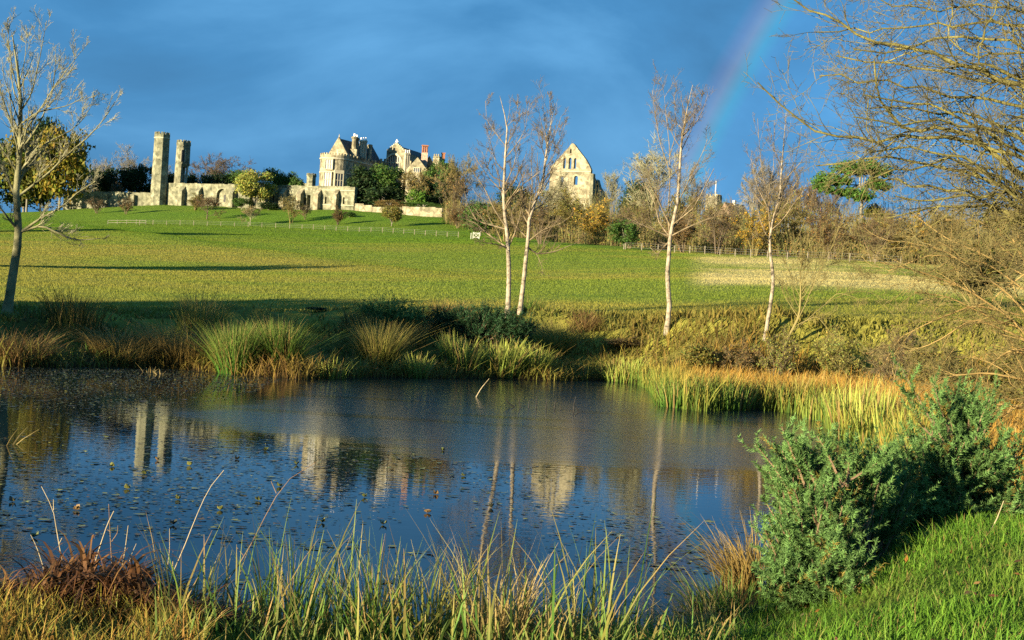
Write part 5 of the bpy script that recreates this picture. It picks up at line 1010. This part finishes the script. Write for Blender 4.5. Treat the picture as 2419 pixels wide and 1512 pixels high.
# ------------------------------------------------------------------ near bank
n_ = 115000; x = rng.uniform(-.6, 5.2, n_); y = rng.uniform(4.2, 11.5, n_); s_ = pond_sd(x, y); k = (s_ > .15) & (np.abs(x/y) < .45) & (x > .35*(9-y)-1.0); x, y, s_ = x[k], y[k], s_[k]; n_ = len(x); z = ground(x, y)
c_ = pick(n_, [(.075, .165, .016), (.10, .19, .02), (.13, .21, .025), (.18, .17, .05), (.22, .14, .05)], [4, 4, 2, .6, .3]); tuft = np.clip((fbm(x*2.0, y*2.0, 91, 3)-.44)*1.9+.44, 0, 1.1); c_ = c_*(.80+.7*tuft)[:, None]; yk = np.clip((fbm(x*.9+7, y*.9, 95, 3)-.42)*4, 0, 1)[:, None]*.45; c_ = c_*(1-yk)+yk*pick(n_, [(.22, .22, .05), (.16, .20, .03), (.24, .17, .06)])
edge = np.clip(1.2-s_, 0, 1)
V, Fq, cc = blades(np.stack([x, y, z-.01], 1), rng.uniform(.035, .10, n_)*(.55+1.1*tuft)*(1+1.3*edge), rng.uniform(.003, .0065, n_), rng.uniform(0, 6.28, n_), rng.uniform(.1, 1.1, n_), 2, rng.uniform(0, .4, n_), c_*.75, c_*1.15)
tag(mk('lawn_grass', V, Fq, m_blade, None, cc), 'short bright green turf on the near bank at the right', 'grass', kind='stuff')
n_ = 260; x = rng.uniform(.2, 4.2, n_); y = rng.uniform(4.6, 9.2, n_); k = pond_sd(x, y) > .3; x, y = x[k], y[k]; lp = np.stack([x, y, ground(x, y)+rng.uniform(.02, .07, len(x))], 1); V, Fq, cc = leaves(lp, np.full(len(x), .045), np.repeat(A([[0., 0, 1]]), len(x), 0), .8); cc = cc*np.repeat(pick(len(x), [(.20, .10, .035), (.28, .18, .06), (.12, .06, .03)]), 4, 0)
tag(mk('fallen_leaves', V, Fq, m_dead, None, cc), 'brown fallen leaves scattered over the turf at the right', 'leaves', kind='stuff')
def strip(n_, u0, u1, d0, d1, h, w, cols0, cols1, lean, droop, name, label, K=4, smin=-.25):
    u_ = rng.uniform(u0, u1, n_); d_ = rng.uniform(d0, d1, n_); b0 = P(u_, 1450+0*u_, d_); x, y = b0[:, 0], b0[:, 1]; s_ = pond_sd(x, y); k = s_ > smin; x, y = x[k], y[k]; m_ = len(x); z = np.maximum(ground(x, y), -.1)
    V, Fq, cc = blades(np.stack([x, y, z-.02], 1), rng.uniform(*h, m_)*(.6+.9*vnoise(x*2.5, y*2.5, 12)), rng.uniform(*w, m_), rng.uniform(0, 6.28, m_), rng.uniform(*lean, m_), K, rng.uniform(*droop, m_), pick(m_, cols0), pick(m_, cols1))
    tag(mk(name, V, Fq, m_blade, None, cc), label, 'grass', kind='stuff')
G0 = [(.06, .14, .02), (.08, .15, .02), (.12, .16, .02), (.20, .14, .035)]; G1 = [(.13, .22, .05), (.20, .24, .06), (.34, .27, .09), (.38, .24, .09)]
strip(3300, 350, 1750, 5.2, 7.6, (.07, .24), (.006, .014), G0, G1, (.05, .9), (0, .4), 'shore_grass', 'low mixed green and tan grass fringe along the near shore')
strip(3000, -150, 480, 5.2, 6.3, (.08, .20), (.005, .011), [(.16, .12, .02), (.10, .12, .02), (.20, .11, .03)], [(.36, .28, .05), (.26, .26, .05), (.38, .20, .05)], (.05, .8), (0, .4), 'shore_grass', 'golden yellow grass fringe at the lower left corner')
strip(420, 380, 1500, 5.6, 6.9, (.22, .62), (.005, .014), G0[:3], G1, (.05, .7), (0, .15), 'rush_leaves', 'tall green and tan rush leaves crossing the lower centre of the pond')
for u_, h_, n_, ck, lb in ((1170, .55, 150, 'tan', 'tan rush tuft in the lower centre of the shore'), (880, .5, 110, 'green', 'green rush tuft left of the tan tuft on the near shore'), (690, .62, 70, 'green', 'tallest green rush tuft on the near shore, left of centre'), (1330, .42, 80, 'tan', 'arching tan sedge right of the tan rush tuft'), (1020, .5, 80, 'yellow', 'yellow green rush tuft between the green and the tan tufts')):
    b_ = gpix(u_, 1490, 6.15); tussock('rush_tussock', lb, 'rush', b_, h_, .16, n_, ck, (.05, .75), .0085, (0, .3 if ck != 'tan' else .55), 'rush tufts on the near shore', 5)
for u_, v_, d_, h_, n_, ck, lb in ((1800, 1260, 9.2, .5, 420, 'straw', 'orange brown rush tuft behind the left side of the lower gorse'), (1740, 1400, 7.9, .36, 420, 'green', 'green rush tuft at the water left of the lower gorse'), (1690, 1440, 7.5, .30, 260, 'tan', 'pale tan sedge spreading over the water left of the lower gorse')):
    b_ = gpix(u_, v_, d_); b_[2] = max(b_[2], 0); tussock('rush_tussock', lb, 'rush', b_, h_, .22, n_, ck, (.2, 1.3), .008, (0, .45), 'rush tufts on the near shore', 4, az=(2.7, .9))
# heap of dead sedge
o = thing('dead_sedge_heap', 'heap of collapsed dark brown dead leaves at the lower left of the shore', 'dead plant', gpix(270, 1450, 6.5))
n_ = 3000; u_ = np.clip(rng.normal(240, 170, n_), -20, 600); d_ = rng.uniform(6.0, 6.9, n_); b0 = P(u_, 1440+0*u_, d_); b0[:, 2] = np.maximum(ground(b0[:, 0], b0[:, 1]), 0)+.22*np.exp(-((u_-240)/190)**2)*rng.random(n_)*(.5+vnoise(u_/40, d_*3, 5))
V, Fq, cc = blades(b0, rng.uniform(.12, .34, n_), rng.uniform(.008, .02, n_), rng.uniform(0, 6.28, n_), rng.uniform(.4, 1.6, n_), 5, rng.uniform(.5, 1.1, n_), pick(n_, [(.05, .025, .012), (.09, .04, .015)]), pick(n_, [(.16, .065, .02), (.10, .045, .02), (.24, .12, .035)])); mk('leaves', V, Fq, m_dead, o, cc)
def stick(name, label, lines, d, r, mat, cat='dry stem', group=None, base=None):
    p = [A([P(u, v, d) for u, v in q]) for q in lines]; b_ = p[0][0] if base is None else base; o = thing(name, label, cat, b_, group)
    for i, q in enumerate(p):
        V, Fq = tubes(poly(q, 8)[None], np.linspace(r*(.62 if i == 0 else .45), r*.28, 8)[None], 5); mk('stem' if i == 0 else 'side_twig', V, Fq, mat, o, smooth=True)
Z9 = lambda pts: zoom(pts, 0, 1050, 2.6878)
m_dry = material('dry_pale_stem', (.22, .17, .09), (.42, .34, .21), scale=5., rough=.8)
ds = 'dry stems at the lower left'
for lb, ls, d_, r_, mt in (('dry stem with kinked top, tallest at the far left of the heap', ([(440, 960), (405, 830), (370, 640), (350, 500), (270, 345)], [(350, 500), (348, 430)], [(385, 720), (405, 680)]), 6.5, .0055, m_dry),
                         ('short bent dry stem at the left of the heap', ([(310, 1000), (280, 860), (240, 740), (200, 660)],), 6.6, .0055, m_dry), ('small forked dry twig low on the heap', ([(530, 880), (545, 800), (555, 730)], [(545, 790), (528, 778)]), 6.5, .0045, m_dry), ('pale stout dry stem leaning right from the heap', ([(605, 890), (650, 740), (700, 590), (742, 505)],), 6.5, .007, m_dry),
                         ('dark stem with several pale side twigs rising from the heap', ([(740, 960), (725, 800), (715, 600), (708, 460)], [(718, 640), (700, 625)], [(728, 705), (765, 650), (768, 600)]), 6.5, .0055, m_darkstem), ('straight pale dry stem right of the forked one', ([(785, 930), (815, 760), (835, 600)],), 6.5, .006, m_dry), ('thin leaning dry stem at the right of the heap', ([(822, 905), (860, 780), (888, 718)],), 6.5, .004, m_dry),
                         ('thin upright dry stem between the heap and the long stem', ([(1090, 880), (1105, 760), (1104, 620)],), 6.5, .004, m_dry), ('long curved pale stem reaching over the pond', ([(1130, 900), (1200, 740), (1270, 560), (1340, 400), (1400, 300), (1458, 240)],), 6.5, .005, m_dry),
                         ('longest dark arching stem with a pale drooping tip over the water', ([(1370, 1090), (1480, 970), (1600, 790), (1690, 620), (1780, 430), (1880, 300), (1960, 220), (2055, 190)], [(1800, 390), (1765, 310)], [(1590, 800), (1540, 740)]), 6.5, .005, m_darkstem)):
    stick('dry_stem', lb, [Z9(q) for q in ls], d_, r_, mt, group=ds)
Z10 = lambda pts: zoom(pts, 800, 700, 2.6878)
for i, (lb, q) in enumerate((('leftmost bent dark twig poking from the water', [(1200, 770), (1160, 745), (1138, 705)]), ('second dark twig from the left poking from the water', [(1240, 775), (1232, 740), (1228, 705)]), ('thin dark twig third from the left in the water', [(1292, 772), (1296, 725)]), ('tall straight dark twig in the middle of the row in the water', [(1340, 780), (1344, 700)]), ('bent dark twig fifth from the left in the water', [(1405, 778), (1412, 715)]), ('hooked thin twig sixth from the left in the water', [(1460, 780), (1465, 735), (1478, 725)]), ('short dark twig seventh from the left in the water', [(1500, 785), (1498, 758)]), ('dark forked twig at the right end of the row in the water', [(1585, 800), (1588, 745), (1600, 700)]), ('dark leaning twig beside the forked one in the water', [(1620, 805), (1600, 765)]))):
    px_ = Z10(q); m_black = bpy.data.materials.get('wet_black_twig') or material('wet_black_twig', (.012, .010, .008), rough=.5); dw = float(onwater(*px_[0])[1]); stick('water_twig', lb, [px_], dw, .02, m_black, 'twig', 'twigs standing in the water')
px_ = Z10([(950, 705), (985, 645), (1035, 585)]); stick('water_stick', 'pale stick slanting out of the water in front of the far reeds', [px_], float(onwater(*px_[0])[1]), .02, m_dry, 'stick')
px_ = zoom([(1825, 945), (1890, 840), (1932, 728)], 1600, 900, 2.3224); stick('dry_stem', 'pale dry stem standing in the turf in front of the taller gorse', [px_], 8.2, .008, m_dry)

# ------------------------------------------------------------------ floating leaves and weed
def pads(n_, region, size, cols, seed):
    x = rng.uniform(-16, 10, n_*6); y = 7+(rng.random(n_*6)**1.7)*33; s_ = pond_sd(x, y); k = (s_ < -.15) & (np.abs(x/y) < .42) & ~in_poly(x, y, ripple_edge); x, y = x[k], y[k]
    px_w = fbm(x/2.2, y/3.5, seed, 3)-.03*np.maximum(x+3, 0)-.25*(y < 9.5); k = px_w > region+rng.uniform(-.12, .12, len(x)); x, y = x[k][:n_], y[k][:n_]; m_ = len(x)
    sz = size*np.exp(rng.normal(size=m_)*.45); a0 = rng.uniform(0, 6.28, m_); th = np.arange(6)*math.pi/3; rr2 = sz[:, None]*rng.uniform(.6, 1.1, (m_, 6)); tz = rng.normal(size=(m_, 2))*.12
    dx = rr2*np.cos(a0[:, None]+th); dy = rr2*np.sin(a0[:, None]+th)*.8; V = np.stack([x[:, None]+dx, y[:, None]+dy, .006+np.abs(dx*tz[:, :1]+dy*tz[:, 1:])], -1)
    return V.reshape(-1, 3), np.arange(m_*6).reshape(m_, 6), np.repeat(pick(m_, cols), 6, 0)
V, Fq, cc = pads(26000, .33, .0165, [(.035, .05, .015), (.06, .07, .02), (.02, .02, .012), (.20, .20, .05), (.10, .065, .025)], 201); tag(mk('floating_weed', V, Fq, m_pad, None, cc), 'scattered small floating weed leaves on the dark water', 'water weed', kind='stuff')
x = rng.uniform(-16, 0, 60000); y = rng.uniform(18, 34, 60000); k = (pond_sd(x, y) < -.1) & ~in_poly(x, y, ripple_edge) & (np.abs(x/y) < .42) & (rng.random(60000) < np.clip((y-19)/9, 0, 1)*fbm(x/1.5, y/2.5, 71, 3)*.8); x, y = x[k], y[k]; m_ = len(x)
V, Fq, cc = blades(np.stack([x, y, 0*x-.002], 1), rng.uniform(.004, .016, m_), rng.uniform(.02, .06, m_), rng.uniform(0, 6.28, m_), rng.uniform(.5, 2.5, m_), 1, 0., *(pick(m_, [(.015, .022, .012), (.03, .035, .015), (.02, .018, .01)]),)*2); tag(mk('floating_weed', V, Fq, m_pad, None, cc), 'dense mat of dark floating weed at the far left of the pond', 'water weed', kind='stuff')
big = [(610, 1183, .05), (1010, 1212, .055), (1045, 1065, .05), (700, 1098, .045), (628, 1065, .05), (340, 1120, .05), (300, 1155, .045), (410, 1240, .045), (448, 1100, .05), (1095, 1125, .05), (265, 1103, .05), (372, 1088, .04), (80, 1270, .05), (30, 1185, .05), (860, 1175, .045), (905, 1240, .05), (1030, 1168, .045), (560, 1085, .045), (660, 1150, .045), (420, 1180, .04), (520, 1205, .045), (760, 1235, .045), (1160, 1200, .04), (180, 1205, .045)]
for u_, v_, r_ in big:
    r_ *= .6; p = onwater(u_, v_); a0 = rng.uniform(0, 6.28); th = np.linspace(.25, 6.03, 10)+a0; rim = np.stack([p[0]+r_*np.cos(th), p[1]+r_*np.sin(th)*.9, .012+rng.uniform(0, .035, 10)], 1); V = np.concatenate([[[p[0], p[1], .008]], rim]); Fq = A([[0, i, i+1] for i in range(1, 10)])
    c_ = pick(1, [(.13, .13, .03), (.07, .08, .02), (.16, .10, .04), (.03, .03, .015)])[0]
    tag(mk('lily_pad', np.concatenate([V, V-A([0, 0, .005])]), np.concatenate([Fq, Fq[:, ::-1]+11]), m_pad, None, np.repeat(c_[None], 22, 0)), 'single curled lily leaf floating among the small weed on open water', 'lily pad', 'larger lily leaves on the pond')

for o in bpy.data.objects:
    if o.name.split('.')[0] in ('leaves', 'spines', 'shoots', 'stems') and o.type == 'MESH': o['kind'] = 'stuff'
